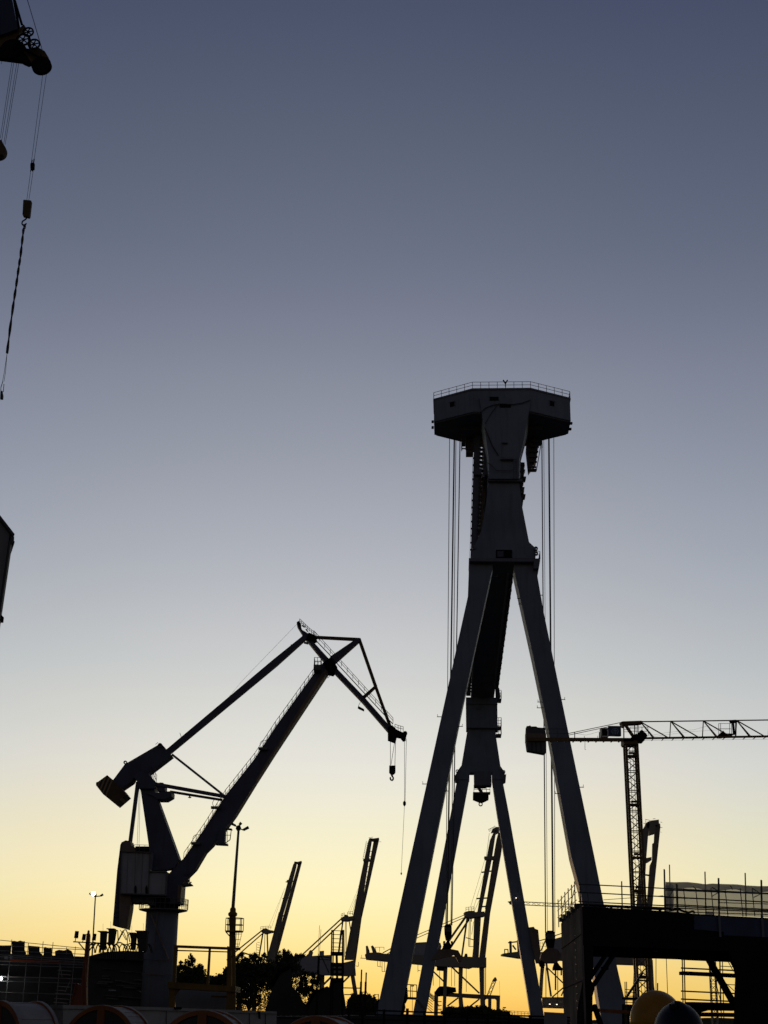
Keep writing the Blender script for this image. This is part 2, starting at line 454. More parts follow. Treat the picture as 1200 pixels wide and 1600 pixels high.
for k in range(11):
    y = 722 + 5.5 * k; x = 816 + rng.uniform(-1.5, 1.5) - .05 * max(0, y - 750)
    poly(m, hp, [(x - 3, y), (x + rng.uniform(2, 5), y + .5), (x + rng.uniform(2, 4.5), y + 4.5), (x - 3, y + 5)], 1.2, rng.uniform(0, 1))
part('winch_gear', m, M['steel'], gantry)

# shaft of the climbing ladder on the left of the pylon, rungs to the pylon
sh_ = GS_(2.5)
m = poly(MB(), sh_, [(741.5, 664), (752, 664), (748.5, 760), (745, 850), (744, 872), (735, 872), (736, 850)], 1.3); part('lift_shaft', m, M['girder'], gantry)
m = MB()
for k in range(29):
    y = 676 + 6.6 * k; x = lin((752, 664), (744, 872), y); sbar(m, sh_, (x - 1, y), (x + 6, y + .6), 1.7 if k % 2 else .8, .8, off=.2)
for y in range(672, 870, 11): sbar(m, sh_, (lin((741.5, 664), (735, 872), y) - 1.2, y), (lin((741.5, 664), (735, 872), y) + 2, y), 1, .5, off=.2)
sbar(m, sh_, (752.5, 668), (745, 872), .6, .8, off=.2); sbar(m, sh_, (757.5, 668), (750, 872), .6, .8, off=.2); sbar(m, sh_, (740.5, 668), (734, 872), .6, .5, off=.2)
part('ladder', m, M['steel'], gantry)
m = poly(MB(), sh_, [(756.5, 690), (759.5, 700), (759, 760), (753, 835), (750, 835), (754, 760)], 1.2, 1.6); part('edge_plate', m, M['brownsteel'], gantry)  # added brown strip, stands in for the lit side of the girder

# --- girder, running to the far frame
fs = GS_(UF)
zg = uvz(fs.raw(755, 1089))[2]
gl = uvz(fs.raw(737.2, 1089))[1]; gr = uvz(fs.raw(770.2, 1089))[1]
zgt = min(zb - .6, zg + 9.0)
m = MB(); m.loft([[loc(u, a, z) for a, z in ((gl, zg), (gr, zg), (gr, zgt), (gl, zgt))] for u in (1.6, UF + 6)])
part('girder', m, M['girder'], gantry)
m = MB()
for v_ in (gl - .06, gr + .06): m.loft([[loc(u, v_ + i, zg + j) for i, j in ((-.18, -.25), (.18, -.25), (.18, .15), (-.18, .15))] for u in (1.7, UF + 5.9)])
part('girder_flange', m, M['house'], gantry)
wl = uvz(fs.raw(728.5, 1090))[1]
m = MB(); m.loft([[loc(u, a, z) for a, z in ((wl, zg + .2), (wl + .95, zg + .2), (wl + .95, zg + 1.1), (wl, zg + 1.1))] for u in (2.0, UF)])
n_ = 46
for k in range(n_):
    u = 3 + (UF - 6) * k / (n_ - 1); m.bar(loc(u, wl + .9, zg + .5), loc(u, gl + .1, zg + .5), .22, .5, ref=U)
part('catwalk', m, M['girder'], gantry)
m = MB(); m.rail([loc(u, wl + .03, zg + 1.1) for u in (2, UF)], 1.0, 4, .035); part('railing', m, M['steel'], gantry)
m = MB()
for k in range(24):
    u = 18 + (UF - 30) * k / 23
    m.box(loc(u, gr + .55, zg + .3), (.8, 3.0, rng.uniform(.5, 1.0)), math.atan2(-U.x, U.y)); m.box(loc(u + 1.8, gr + .75, zg - .25), (.35, .5, .8), math.atan2(-U.x, U.y))
m.loft([[loc(u, gr + i, zg + j) for i, j in ((.15, .35), (1.0, .35), (1.0, .6), (.15, .6))] for u in (10, UF - 6)])
part('festoon_cable_rail', m, M['steel'], gantry)

# --- far frame
m = poly(MB(), fs, [(728, 1089.5), (777, 1090), (777.5, 1132), (779, 1137.5), (728.5, 1137), (728.5, 1130)], 5, -2.5); part('frame_head', m, M['gantry'], gantry)
m = poly(MB(), fs, [(728, 1099), (777.5, 1099.5), (777.5, 1100.8), (728, 1100.3)], .2, -2.75); poly(m, fs, [(745, 1104), (752, 1104), (752, 1109), (745, 1109)], .15, -2.7)
part('trim_band', m, M['girder'], gantry)
m = poly(MB(), fs, [(731, 1137), (773, 1137), (782, 1197), (789, 1207), (788.5, 1218), (769, 1218), (769, 1207), (733.5, 1207), (733.5, 1218), (713, 1218), (713, 1207), (721, 1196)], 3.4, -1.7)
part('pylon', m, M['gantry'], gantry)
for pts in ([(714, 1218), (733, 1218), (666, 1580), (660, 1612), (640, 1612), (646, 1580), (713, 1225)], [(769, 1218), (786, 1218), (786.7, 1227), (795, 1270), (847, 1567), (853, 1612), (834, 1612), (830, 1590), (776.7, 1270)]):
    part('leg', poly(MB(), fs, pts, 3.2, -1.5), M['gantry'], gantry)
for pts in ([(710, 1211), (716, 1211), (716, 1222), (711, 1222)], [(786, 1213), (791, 1209), (790, 1222), (786, 1224)]):
    part('bracket', poly(MB(), fs, pts, 1.4, -1.9), M['steel'], gantry)
for (x, y, r) in ((714.5, 1205, 2.6), (714, 1211, 2.2), (787, 1206, 2.6)):
    m = MB(); m.ring(fs.pt((x, y), -1.8), U, r * .14, .16, .4, 12); part('lifting_eye', m, M['gantry'], gantry)
# far frame platforms on the right
for y0, y1 in ((1075, 1094), (1120, 1137), (1137, 1149)):
    m = MB(); a = fs.pt((775, y1), -1.5); b = fs.pt((783.5, y1), -1.5)
    m.loft([[a, b, b + U * 3, a + U * 3], [p + Zv * .35 for p in (a, b, b + U * 3, a + U * 3)]]); m.rail([a + Zv * .3, b + Zv * .3, b + U * 3 + Zv * .3], 1.9, .6, .05, 3)
    part('side_platform', m, M['steel'], gantry)
m = MB(); poly(m, fs, [(774, 1074), (780, 1075), (782, 1088), (779, 1096), (775, 1095)], 1.5, -1.2); part('winch_gear', m, M['steel'], gantry)
# machinery and caged platform between the far legs
m = poly(MB(), fs, [(740.5, 1205), (768, 1205), (768, 1226.5), (760, 1226.5), (760, 1228), (741, 1228)], 3.5, -1.9); part('winch_box', m, M['girder'], gantry)
m = MB()
for o in (-2, 1):
    for x in (740.5, 749.5, 753.5, 760, 765.5): stube(m, fs, (x, 1227), (x, 1240), .35, o)
    for y in (1227, 1233.5, 1239.5): stube(m, fs, (740, y), (766, y), .4, o)
for x in (740.5, 765.5): m.tube(fs.pt((x, 1239.5), -2), fs.pt((x, 1239.5), 1), .06)
sbar(m, fs, (747, 1230), (753, 1239), 4.5, .6); sbar(m, fs, (739, 1239.8), (766, 1239.8), 1.2, 3, off=-.5)
part('cage', m, M['steel'], gantry)
m = poly(MB(), fs, [(739, 1241.5), (746, 1240.5), (758, 1240.5), (763.5, 1241.5), (763.5, 1248), (754, 1252.5), (750, 1252.5), (739, 1248)], 2.2, -1.6, ); hb_ = part('hook_block', m, M['black'], gantry, bevel=.12)
m = MB(); c = fs.pt((751, 1256.6), -.5); m.ring(c, U, .45, .2, .3, 16); m.tube(fs.pt((751, 1251), -.5), fs.pt((751, 1254.5), -.5), .22)
part('hook', m, M['black'], hb_)

# --- hoist ropes and the two hook blocks under the near end
def vpt(px, py, u): return GS_(u).pt((px, py))
HB = 8.0
for x0, x1, r in ((702.5, 696.5, .045), (710, 698.5, .10), (712.5, 704.5, .045), (719, 706, .07)):
    m = MB(); m.tube(vpt(x0, 678, HB), vpt(x1, 1446, HB), r, 6); part('hoist_rope', m, M['rope'], gantry)
for x0, x1, r in ((846.5, 852.5, .07), (857.5, 864.2, .11), (865.3, 867, .04), (849.5, 855.5, .03)):
    m = MB(); m.tube(vpt(x0, 672, HB), vpt(x1, 1458, HB), r, 6); part('hoist_rope', m, M['rope'], gantry)
hs = GS_(HB)
def hookblock(cx, y0, y1, w):
    o = 0.06; h = y1 - y0
    pts = [(cx - w * .3, y0), (cx + w * .3, y0), (cx + w * .48, y0 + h * .12), (cx + w * .5, y0 + h * .5), (cx + w * .34, y1), (cx - w * .3, y1), (cx - w * .46, y0 + h * .62), (cx - w * .5, y0 + h * .15)]
    b = part('hook_block', poly(MB(), hs, pts, 1.1, -.5), M['black'], gantry, bevel=.08)
    m = MB()
    for k in (-.18, .18): m.disc(hs.pt((cx + w * k, y0 + h * .35), 0), U, w * .3 * hs.m((cx, y0)), 1.4, 16)
    part('sheave', m, M['steel'], b)
    m = MB(); p = hs.pt((cx, y1 - 1), .1); q = hs.pt((cx, y1 + 7), .1); m.tube(p, q, .16)
    for s in (-1, 1): m.path([q + Zv * .3, q + V * .35 * s - Zv * .25, q + V * .5 * s + Zv * .1, q + V * .42 * s + Zv * .4], .13)
    part('hook', m, M['black'], b)
hookblock(700, 1444, 1469, 12)
hookblock(860, 1454, 1482, 15)

# lifting beams hung on the hooks: things of their own
def lifting_beam(label, outline, eye, thick, off):
    t = thing('lifting_beam', label, 'lifting beam', hs.foot((eye[0], 1500)), 'lifting beams on the gantry crane hooks')
    part('beam', poly(MB(), hs, outline, thick, off), M['brownsteel'], t, bevel=.05)
    return t
t = lifting_beam('brown lifting beam with a gooseneck end, on the hook between the paired A-frame legs',
    [(683, 1485), (686, 1483), (698, 1483.5), (706, 1483), (716, 1485), (722, 1496), (721, 1502), (716, 1503), (712, 1495), (709, 1492), (700, 1495), (690, 1497), (679, 1500), (673, 1500), (676, 1494), (681, 1490)], (700, 1483), 1.2, -.6)
m = poly(MB(), hs, [(698, 1471), (702, 1471), (705.5, 1478), (704.5, 1484), (691, 1484), (692, 1478)], .5, -.3); part('shackle', m, M['black'], t)
t = lifting_beam('brown lifting beam with hanging bell clamps, low beside the dark steel portal',
    [(846, 1490), (852, 1484), (856, 1481), (864, 1481), (872, 1484), (877, 1492), (874, 1501), (868, 1505), (852, 1505), (844, 1498)], (860, 1482), 1.4, -.7)
for cx in (869,):
    m = poly(MB(), hs, [(867, 1503), (871, 1503), (875, 1509), (879, 1513), (879, 1516), (864, 1516), (864, 1512)], 1, -.5); part('clamp', m, M['black'], t)
m = poly(MB(), hs, [(846, 1500), (850, 1503), (852, 1508), (849, 1513), (844, 1510), (842, 1505)], 1, -.5); part('clamp', m, M['black'], t)
for x, y0, y1 in ((868, 1514, 1547), (871.5, 1514, 1568), (877, 1516, 1524), (853, 1512, 1560)):
    m = MB(); stube(m, hs, (x, y0), (x, y1), 1.2 if y1 < 1550 else .6); part('sling', m, M['rope'], t)

# --- machinery at the feet of the near frame
m = poly(MB(), nf, [(627, 1560), (631, 1564), (632.5, 1574), (628, 1590), (622, 1590)], 2.6, .3); part('bogie', m, M['black'], gantry)
m = poly(MB(), nf, [(633, 1541), (636, 1543), (637, 1560), (633, 1568), (628, 1568)], 1.5, .3); part('cable_drum', m, M['black'], gantry)
m = MB(); a = nf.pt((632, 1561), 1); b = nf.pt((651, 1562), 1)
m.loft([[a, b, b + U * 2, a + U * 2], [p + Zv * .25 for p in (a, b, b + U * 2, a + U * 2)]]); m.rail([a + Zv * .2, b + Zv * .2], 1.35, .75, .05); m.bar(nf.pt((651, 1562), 1), nf.pt((664, 1578), 1), .3, .3)
part('foot_platform', m, M['steel'], gantry)
m = poly(MB(), nf, [(955, 1556), (962, 1552), (969, 1560), (972, 1585), (966, 1600), (958, 1600)], 2, .5); part('bogie', m, M['black'], gantry)
m = poly(MB(), fs, [(826, 1449), (834, 1448), (836, 1451), (841, 1453), (846, 1505), (838, 1505), (832, 1480)], 2, -2.4); part('cable_cover', m, M['brownsteel'], gantry)
m = MB(); p = GS_(UF - 2.2).pt((828.6, 1453.5)); m.box(p, (.26, .2, .26)); part('lamp', m, M['lampwarm'], gantry)
m = MB(); p = GS_(UF - 2.4).pt((806.4, 1403)); m.box(p, (.17, .2, .17)); part('lamp', m, M['lampwarm'], gantry)
# ================================================================ level-luffing jib crane on a column, seen side on
js = Sheet(150)
jib = thing('jib_crane', 'dark luffing jib crane with bent double boom and striped counterweight on a round column', 'harbour crane', js.foot((250, 1600)))
# column
a, b = js.foot((246.5, 1600)), js.pt((254.5, 1425)); b.x -= 0
m = MB(); m.tube(js.pt((243, 1612), 1.7), js.pt((254, 1424), 1.7), 25.5 * js.m((250, 1500)), 20, 25.3 * js.m((250, 1424)))
part('column', m, M['girder'], jib, smooth=True)
m = MB(); sbar(m, js, (236, 1428), (263, 1499), 2, .3, off=-.25); stube(m, js, (246, 1425), (240, 1490), .8, -.2)
for y in (1499, 1522): stube(m, js, (222 - (y - 1499) * .05, y), (270, y + 2), .5, -.2)
part('column_pipe', m, M['brownsteel'], jib)
m = MB()
c = js.pt((255, 1426), 1.7)
m.lathe(c, [(1.75, .0), (2.6, .2), (2.6, .3), (1.75, .3)], 20); part('gallery', m, M['steel'], jib)
m = MB(); m.rail([c + Vector((math.cos(k * math.pi / 8) * 2.65, math.sin(k * math.pi / 8) * 2.55, .32)) for k in range(17)], 1.05, .5, .03); part('railing', m, M['steel'], jib)
m = MB(); c2 = js.pt((256, 1420), 1.7); m.lathe(c2, [(1.55, -.3), (1.55, .3), (1.75, .35), (1.75, 1.0)], 20); part('slewing_ring', m, M['black'], jib)
# turret, deck and machinery house
m = poly(MB(), js, [(203, 1398), (234, 1398), (262, 1368), (288, 1368), (291, 1372), (284, 1381), (282, 1411), (235, 1415), (230, 1409.5), (203, 1410)], 3.2, .2); part('turret', m, M['navy'], jib)
m = poly(MB(), js, [(278, 1383), (284, 1383), (281, 1409), (277, 1409)], .3, -.12); part('side_plate', m, M['brownsteel'], jib)
m = poly(MB(), js, [(190, 1329.5), (237, 1331.5), (234.5, 1361), (260.5, 1361.6), (259, 1399), (187, 1396.5)], 4.2, -.6); hs_ = part('machinery_house', m, M['jibgrey'], jib)
m = MB()
sbar(m, js, (189.5, 1330), (237, 1332), 1.6, .2, off=-.75); sbar(m, js, (187, 1396), (259, 1398.5), 1.8, .2, off=-.75); sbar(m, js, (234.5, 1362), (260.5, 1362.3), 1.6, .2, off=-.75)
for x0, x1 in ((234.5, 231.5), (260, 258.6), (190, 187.5)): sbar(m, js, (x0, 1331 if x0 != 260 else 1363), (x1, 1397), 1.2, .12, off=-.72)
for x in (200, 212, 223): stube(m, js, (x, 1332), (x - 2.2, 1396), .28, -.62)
part('edge_trim', m, M['steel'], hs_)
for x in (210, 227):
    m = poly(MB(), js, [(x, 1387), (x + 2, 1383), (x + 3, 1387), (x + 3, 1396), (x, 1396)], .15, -.78); part('vent', m, M['black'], hs_)
m = MB(); m.rail([js.pt((209, 1331), 0), js.pt((234, 1331.5), 0)], .75, .5, .025); part('railing', m, M['steel'], hs_)
m = MB()
for x in (219, 229): p = js.pt((x, 1329), 1.5); m.box(p, (.7, .7, .45)); m.box(p + Vector((0, 0, .3)), (.95, .95, .2))
part('roof_vent', m, M['black'], hs_)
# counterweight slab hung at the back
m = MB(); A = [js.pt(q, o) for q, o in (((190, 1317), 0), ((196, 1313), 3.4), ((203, 1314), 3.4))]
m = poly(MB(), js, [(190, 1316), (196, 1313), (203.5, 1314), (205, 1321), (211, 1324), (210.5, 1330), (203, 1420), (197.5, 1451.6), (186, 1448.5), (186.5, 1392)], 2.2, -.1); part('ballast_slab', m, M['brownsteel'], jib)
m = poly(MB(), js, [(190, 1316), (186.8, 1392), (186, 1448.5), (176, 1446), (183, 1360), (188, 1320)], 2.6, .15)
for k in range(15):
    y = 1325 + 7.6 * k; x = lin((188.5, 1318), (176.5, 1446), y); sbar(m, js, (x + 1.5, y), (x + 7 - 2 * k / 15, y + 1.5), 1.6, .3, off=.1)
part('ballast_rib', m, M['navy'], jib)
# A-frame tower
m = poly(MB(), js, [(216.5, 1207.5), (232, 1207), (239, 1225), (245, 1246), (280, 1343), (272, 1356), (236, 1361), (232.5, 1322), (219, 1230)], 2.2, .7); part('tower', m, M['navy'], jib)
m = poly(MB(), js, [(209, 1214), (214, 1207), (222, 1205), (231, 1210), (236, 1214), (241, 1219), (243, 1226), (240, 1232), (217, 1232), (216, 1224)], 3, .3); part('tower_head', m, M['navy'], jib)
m = poly(MB(), js, [(229, 1240), (268, 1236), (267.5, 1243), (258, 1248.5), (246, 1248.5), (240, 1244)], 2.6, .5); part('platform', m, M['navy'], jib)
m = poly(MB(), js, [(246, 1224), (250, 1222.5), (255, 1223), (258, 1228), (258, 1236), (246, 1236)], 1.6, .6); part('luffing_drive', m, M['navy'], jib)
m = MB(); m.rail([js.pt((231, 1211), .4), js.pt((238, 1215), .4), js.pt((244, 1226), .4)], 1.0, .35, .03); part('railing', m, M['steel'], jib)
m = MB(); sbar(m, js, (215.5, 1222), (203, 1320), 5.2, .5, off=.8); part('back_stay', m, M['navy'], jib)
m = MB()
for x, x2 in ((217.5, 214), (219, 217)): stube(m, js, (x, 1232), (x2, 1330), .28, 1.4)
part('rope', m, M['rope'], jib)
# rocking beam with counterweight
m = poly(MB(), js, [(176, 1219.5), (195, 1194), (250, 1162), (256, 1166), (261, 1172), (268, 1180), (229, 1210), (209, 1215), (206, 1221), (189, 1232.5)], 1.9, .8); part('rocking_beam', m, M['navy'], jib)
m = MB(); m.ring(js.pt((196, 1191.5), 1.5), Vector((0, 1, 0)), .2, .09, .4, 12); m.ring(js.pt((252, 1167), 1.5), Vector((0, 1, 0)), .25, .1, 2.1, 12); stube(m, js, (243, 1163), (247, 1160), .4, 1); stube(m, js, (221, 1203), (225, 1206), .5, .6)
part('pin', m, M['steel'], jib)
m = poly(MB(), js, [(150, 1222.5), (153, 1221.5), (167.4, 1211), (179, 1220.5), (190, 1232), (196.6, 1240.5), (179, 1255.6), (161, 1241), (150, 1227)], 3.4, .1); part('counterweight', m, M['hazard'], jib)
m = poly(MB(), js, [(176.5, 1221), (180, 1222), (197, 1240.5), (179.5, 1256), (166, 1244.5)], .12, -.04); part('cover_plate', m, M['ochre'], jib)
# connecting rod to the jib, strut and luffing rods
m = MB(); sbar(m, js, (261, 1177), (430, 1036), 8.5, .8, 10.5, off=1.3); sbar(m, js, (430, 1036), (477, 996), 10.5, .8, 7, off=1.3); part('connecting_rod', m, M['navy'], jib)
m = MB(); stube(m, js, (283, 1151), (281, 1145), .4, 1.2); stube(m, js, (455, 1010), (455, 1007), .8, 1.0); part('lug', m, M['steel'], jib)
m = MB(); sbar(m, js, (269, 1179), (350, 1243), 3.2, .4, off=1.1); part('strut', m, M['navy'], jib)
m = MB(); sbar(m, js, (242, 1225), (351, 1244.5), 5, .5, off=.7); part('luffing_rack', m, M['navy'], jib)
m = MB(); sbar(m, js, (266, 1237), (347, 1250), 3.4, .4, off=2.2); stube(m, js, (296, 1243), (297, 1247), 1.1, 2); stube(m, js, (294, 1246), (299, 1246), .8, 2); part('luffing_rack', m, M['navy'], jib)
# main boom
BOOM_U = [(272, 1356), (287, 1341), (319, 1295), (352, 1243), (398, 1185), (430, 1136), (495, 1046), (507, 1033)]
m = poly(MB(), js, [(263, 1366)] + BOOM_U + [(516, 1044), (430, 1174), (400, 1221), (368, 1273), (352, 1295), (332, 1320), (321, 1331), (305, 1358), (290, 1373), (266, 1371)], 1.9, .9); boom = part('boom', m, M['navy'], jib)
m = poly(MB(), js, [(516, 1044), (507, 1057), (430, 1174), (400, 1221), (398.5, 1219), (430, 1168), (502, 1053), (513, 1042)], .12, .8); part('flange', m, M['brownsteel'], boom)
m = MB()
rp = [js.pt((x, y), 1.0) for x, y in BOOM_U[1:7]]
m.rail(rp, .62, .78, .034, 1); m.rail([p + Vector((0, 1.5, 0)) for p in rp], .62, 2.4, .026, 1)
part('railing', m, M['steel'], boom)
for x, y in ((411, 1170), (306, 1318), (337, 1262)):
    m = MB(); p = js.pt((x, y), .6); m.box(p, (1.0, .6, .25)); m.ring(p + Vector((.1, 0, .5)), Vector((0, 1, 0)), .5, .05, .05, 14); part('landing', m, M['steel'], boom)
m = MB(); p = js.pt((496, 1046), .5); m.box(p, (.8, 2.2, .6)); m.rail([p + Vector((-.35, -1, .3)), p + Vector((.4, -1, .3)), p + Vector((.4, 1, .3)), p + Vector((-.35, 1, .3)), p + Vector((-.35, -1, .3))], .85, .5, .03); part('tip_platform', m, M['steel'], boom)
m = MB(); spath(m, js, [(514, 1048), (515, 1056), (512.5, 1059.5), (510, 1055), (511, 1048)], .4, .8); part('cable', m, M['rope'], boom)
# cab under the boom
m = poly(MB(), js, [(338, 1318), (340, 1309), (343, 1303), (346, 1294), (352, 1294), (351, 1318.5)], 1.2, .4); poly(m, js, [(336, 1317), (350.5, 1319), (355, 1317.5), (355, 1320), (336, 1319)], 1.3, .3); cabp = part('cab', m, M['navy'], jib)
m = MB()
for o in (.6, 1.4):
    spath(m, js, [(351, 1294), (361.5, 1295.5), (359.5, 1312), (351, 1318.5)], .7, o); stube(m, js, (355, 1294.5), (355, 1316), .5, o); stube(m, js, (352, 1305), (360.5, 1305), .5, o)
for q in ((361.5, 1295.5), (359.5, 1312)): m.tube(js.pt(q, .6), js.pt(q, 1.4), .05)
poly(m, js, [(351, 1293), (362, 1294.5), (362, 1296), (351, 1295)], 1.0, .5)
part('window_frame', m, M['steel'], cabp)
# little platform at the turret front
m = poly(MB(), js, [(281, 1381), (297, 1379.5), (299, 1382), (283, 1384)], 2, .5); stube(m, js, (296, 1381), (299, 1378), 1.2, .6); m.rail([js.pt((285, 1381), .6), js.pt((296, 1380), .6)], 1.0, .4, .04); part('platform', m, M['steel'], jib)
# fly jib
FU = [(472, 984), (482, 990), (488, 1001), (515, 1030.5), (529, 1047), (571, 1091), (611, 1136.5)]
FL = [(606, 1142), (566, 1096), (524, 1052), (508, 1035), (482, 1003), (476, 996), (464, 977), (463.5, 972.5), (467, 970)]
m = poly(MB(), js, FU + FL, 1.2, 1.2); fly = part('fly_jib', m, M['navy'], jib)
m = MB(); spath(m, js, [(492, 999), (514, 1022), (529.5, 1040), (572, 1086), (614, 1131.5)], .75, 1.0); m.rail([js.pt((490, 993), 1.0), js.pt((614, 1130), 1.0)], .6, 1.0, .03); part('railing', m, M['steel'], fly)
m = MB(); m.rail([js.pt((468, 972.5), 1.0), js.pt((483, 987), 1.0), js.pt((494, 996), 1.0)], .45, .35, .03); stube(m, js, (472, 977), (476, 980), 1.2, 1); stube(m, js, (478, 983), (481, 987), 1.0, 1); part('tip_gear', m, M['steel'], fly)
m = poly(MB(), js, [(463.5, 972), (467, 970), (470, 973.5), (467, 978), (464, 976)], 1.5, 1.0); part('tail_sheave', m, M['black'], fly)
m = poly(MB(), js, [(479, 998), (482, 988), (492, 992), (495, 998), (488, 1001)], 1.6, .9); part('knuckle', m, M['black'], fly)
m = MB(); spath(m, js, [(474, 990), (471, 997)], .4, 1.2); sbar(m, js, (475, 1004), (481.5, 1005.5), 1.6, .6, off=1.1); part('bracket', m, M['steel'], fly)
m = MB(); sbar(m, js, (485, 995.5), (562, 999.5), 4.4, .35, 4.8, off=1.5); part('tie', m, M['ochre'], fly)
m = MB(); sbar(m, js, (520, 1032), (561, 1000), 13, .8, 6, off=1.4); part('mast', m, M['navy'], fly)
m = MB(); sbar(m, js, (561, 998), (587, 1073), 5, .35, off=1.5); sbar(m, js, (587, 1073), (611, 1139), 4.6, .35, off=1.5); part('tie', m, M['ochre'], fly)
m = MB(); sbar(m, js, (568, 1090), (588, 1072), 5, .4, 4, off=1.4); stube(m, js, (586, 1072), (589, 1070.5), 1.3, 1.4); part('strut', m, M['ochre'], fly)
m = poly(MB(), js, [(560, 1103), (569, 1108), (568.5, 1109.5), (559, 1105)], .8, .8); stube(m, js, (560, 1103), (563, 1097), .35, 1); part('lamp_bracket', m, M['black'], fly)
m = poly(MB(), js, [(505, 1036), (517, 1026), (527, 1042), (520, 1050), (511, 1048)], 2.2, .7); part('pivot', m, M['black'], fly)
m = poly(MB(), js, [(606, 1136), (613, 1133), (620, 1140), (629, 1144), (634, 1143), (635.5, 1146.5), (634, 1155), (630, 1156), (626, 1151), (620, 1150), (618, 1159), (606, 1154.5)], 1.2, 1.2); part('jib_head', m, M['black'], fly)
m = MB(); m.ring(js.pt((629.5, 1152), 1.2), Vector((0, 1, 0)), .27, .1, .3, 16); m.ring(js.pt((633, 1146), 1.2), Vector((0, 1, 0)), .25, .1, .3, 16); part('sheave', m, M['black'], fly)
m = MB(); m.rail([js.pt((617, 1139), 1.2), js.pt((622, 1141), 1.2), js.pt((630, 1143), 1.2)], .55, .3, .03); part('railing', m, M['steel'], fly)
for a_, b_ in (((610, 1157), (610, 1196)), ((618, 1158), (617, 1196)), ((616.5, 1160), (611, 1195))):
    m = MB(); stube(m, js, a_, b_, .42, 1.8); part('hoist_rope', m, M['rope'], jib)
m = poly(MB(), js, [(608.2, 1196), (618, 1196), (618, 1206), (615.5, 1209), (610.5, 1209), (608, 1206)], .7, 1.5); hb2 = part('hook_block', m, M['black'], jib, bevel=.06)
m = MB(); stube(m, js, (612.5, 1208), (612.5, 1213), 1.7, 1.8); spath(m, js, [(612.5, 1212), (614.6, 1215.5), (613.8, 1219), (611.4, 1219.3), (609.8, 1217), (610, 1214.5)], 1.3, 1.8); part('hook', m, M['black'], hb2)
m = MB(); stube(m, js, (632, 1155), (632, 1252), .34, 1.3); stube(m, js, (635, 1154), (633, 1252), .34, 1.3); part('auxiliary_rope', m, M['rope'], jib)
m = MB(); m.lathe(js.pt((632, 1257), 1.3), [(.05, -.2), (.17, 0), (.17, .25), (.05, .4)], 10); part('auxiliary_weight', m, M['black'], jib)
m = MB(); stube(m, js, (632, 1258), (627, 1363), .28, 1.3); m.lathe(js.pt((627, 1365), 1.3), [(.02, -.15), (.1, 0), (.02, .15)], 8); part('auxiliary_rope', m, M['rope'], jib)
m = MB(); stube(m, js, (465, 974), (380, 1062), .2, 1.2); stube(m, js, (380, 1062), (350, 1098), .15, 1.2); part('tail_rope', m, M['rope'], jib)
# ================================================================ flat-top tower crane
ts = Sheet(120)
tw = thing('tower_crane', 'tower crane with lattice mast, hanging slab counterweight and blue sign on its counter jib', 'tower crane', ts.foot((1006, 1600)))
a = ts.pt((1008, 1618), .6); a = Vector((a.x, a.y, 0)); b = ts.pt((985.2, 1160), .6)
hw = .50
m = MB(); m.lattice(a, b, Vector((hw, 0, 0)), Vector((0, hw, 0)), .2, .05, .86, skip=(0,)); part('mast', m, M['tcrane'], tw)
m = MB()
for t in (0.06, .2, .345, .49, .6, .78, .95):
    p = a.lerp(b, t); m.box(p, (1.05, 1.05, .12)); m.tube(p + Vector((-.2, 0, .3)), p + Vector((.3, 0, .3)), .1)
part('mast_joint', m, M['tcrane'], tw)
m = MB(); q = Vector((.1, .1, 0)); m.tube(a + q - Vector((.2, 0, 0)), b + q - Vector((.2, 0, 0)), .025); m.tube(a + q + Vector((.1, 0, 0)), b + q + Vector((.1, 0, 0)), .025)
for k in range(60): p = a.lerp(b, k / 60) + q; m.tube(p - Vector((.2, 0, 0)), p + Vector((.1, 0, 0)), .015, 4)
part('ladder', m, M['steel'], tw)
m = poly(MB(), ts, [(974.5, 1154), (996, 1153), (996, 1160), (994.5, 1163), (976, 1163), (974.5, 1160)], 1.5, -.1); part('slewing_ring', m, M['tcrane'], tw)
m = poly(MB(), ts, [(988, 1150), (992, 1147), (999, 1146), (1001, 1141), (1003.5, 1140), (1006, 1143), (1010, 1146), (1012, 1150), (1009, 1152), (1007, 1157), (996, 1157), (988, 1156)], 1.5, -.1); part('slewing_drive', m, M['black'], tw)
# counter jib
m = MB()
for o in (0, 1.2): sbar(m, ts, (823, 1155.3), (990, 1156), 5.4, .2, off=o)
for k in range(14):
    x = 826 + 12 * k; p = ts.pt((x, 1155.5), 0); m.bar(p, p + Vector((0, 1.2, 0)), .1, .08, ref=Vector((0, 0, 1)))
part('counter_jib', m, M['tcrane'], tw)
m = poly(MB(), ts, [(823, 1134.5), (827, 1134), (828, 1133), (830, 1135), (838, 1135), (840, 1136.5), (846, 1137), (852, 1137), (852.5, 1146), (822.5, 1144.5)], 1.0, .1)
poly(m, ts, [(822.5, 1158.5), (853, 1159), (853.3, 1176), (852, 1177.3), (825, 1172.5), (824, 1170)], 1.0, .1)
cw = part('counterweight', m, M['weight'], tw)
m = poly(MB(), ts, [(822, 1144.5), (853, 1146), (853, 1158.8), (822, 1158.3)], .95, .12); part('weight_slab', m, M['brownsteel'], cw)
m = MB()
for x in (831, 837.5, 845): stube(m, ts, (x, 1159), (x + .4, 1175), .35, .06)
part('seam', m, M['black'], cw)
m = MB()
for o in (.1, 1.1):
    stube(m, ts, (886, 1146.5), (972, 1128.5), .55, o); stube(m, ts, (889, 1148.5), (951, 1135.5), .5, o)
part('tie_bar', m, M['tcrane'], tw)
m = MB(); m.rail([ts.pt((856, 1152.5), 0), ts.pt((886, 1152.8), 0)], .8, .8, .02); m.rail([ts.pt((856, 1152.5), 1.3), ts.pt((886, 1152.8), 1.3)], .8, .8, .02)
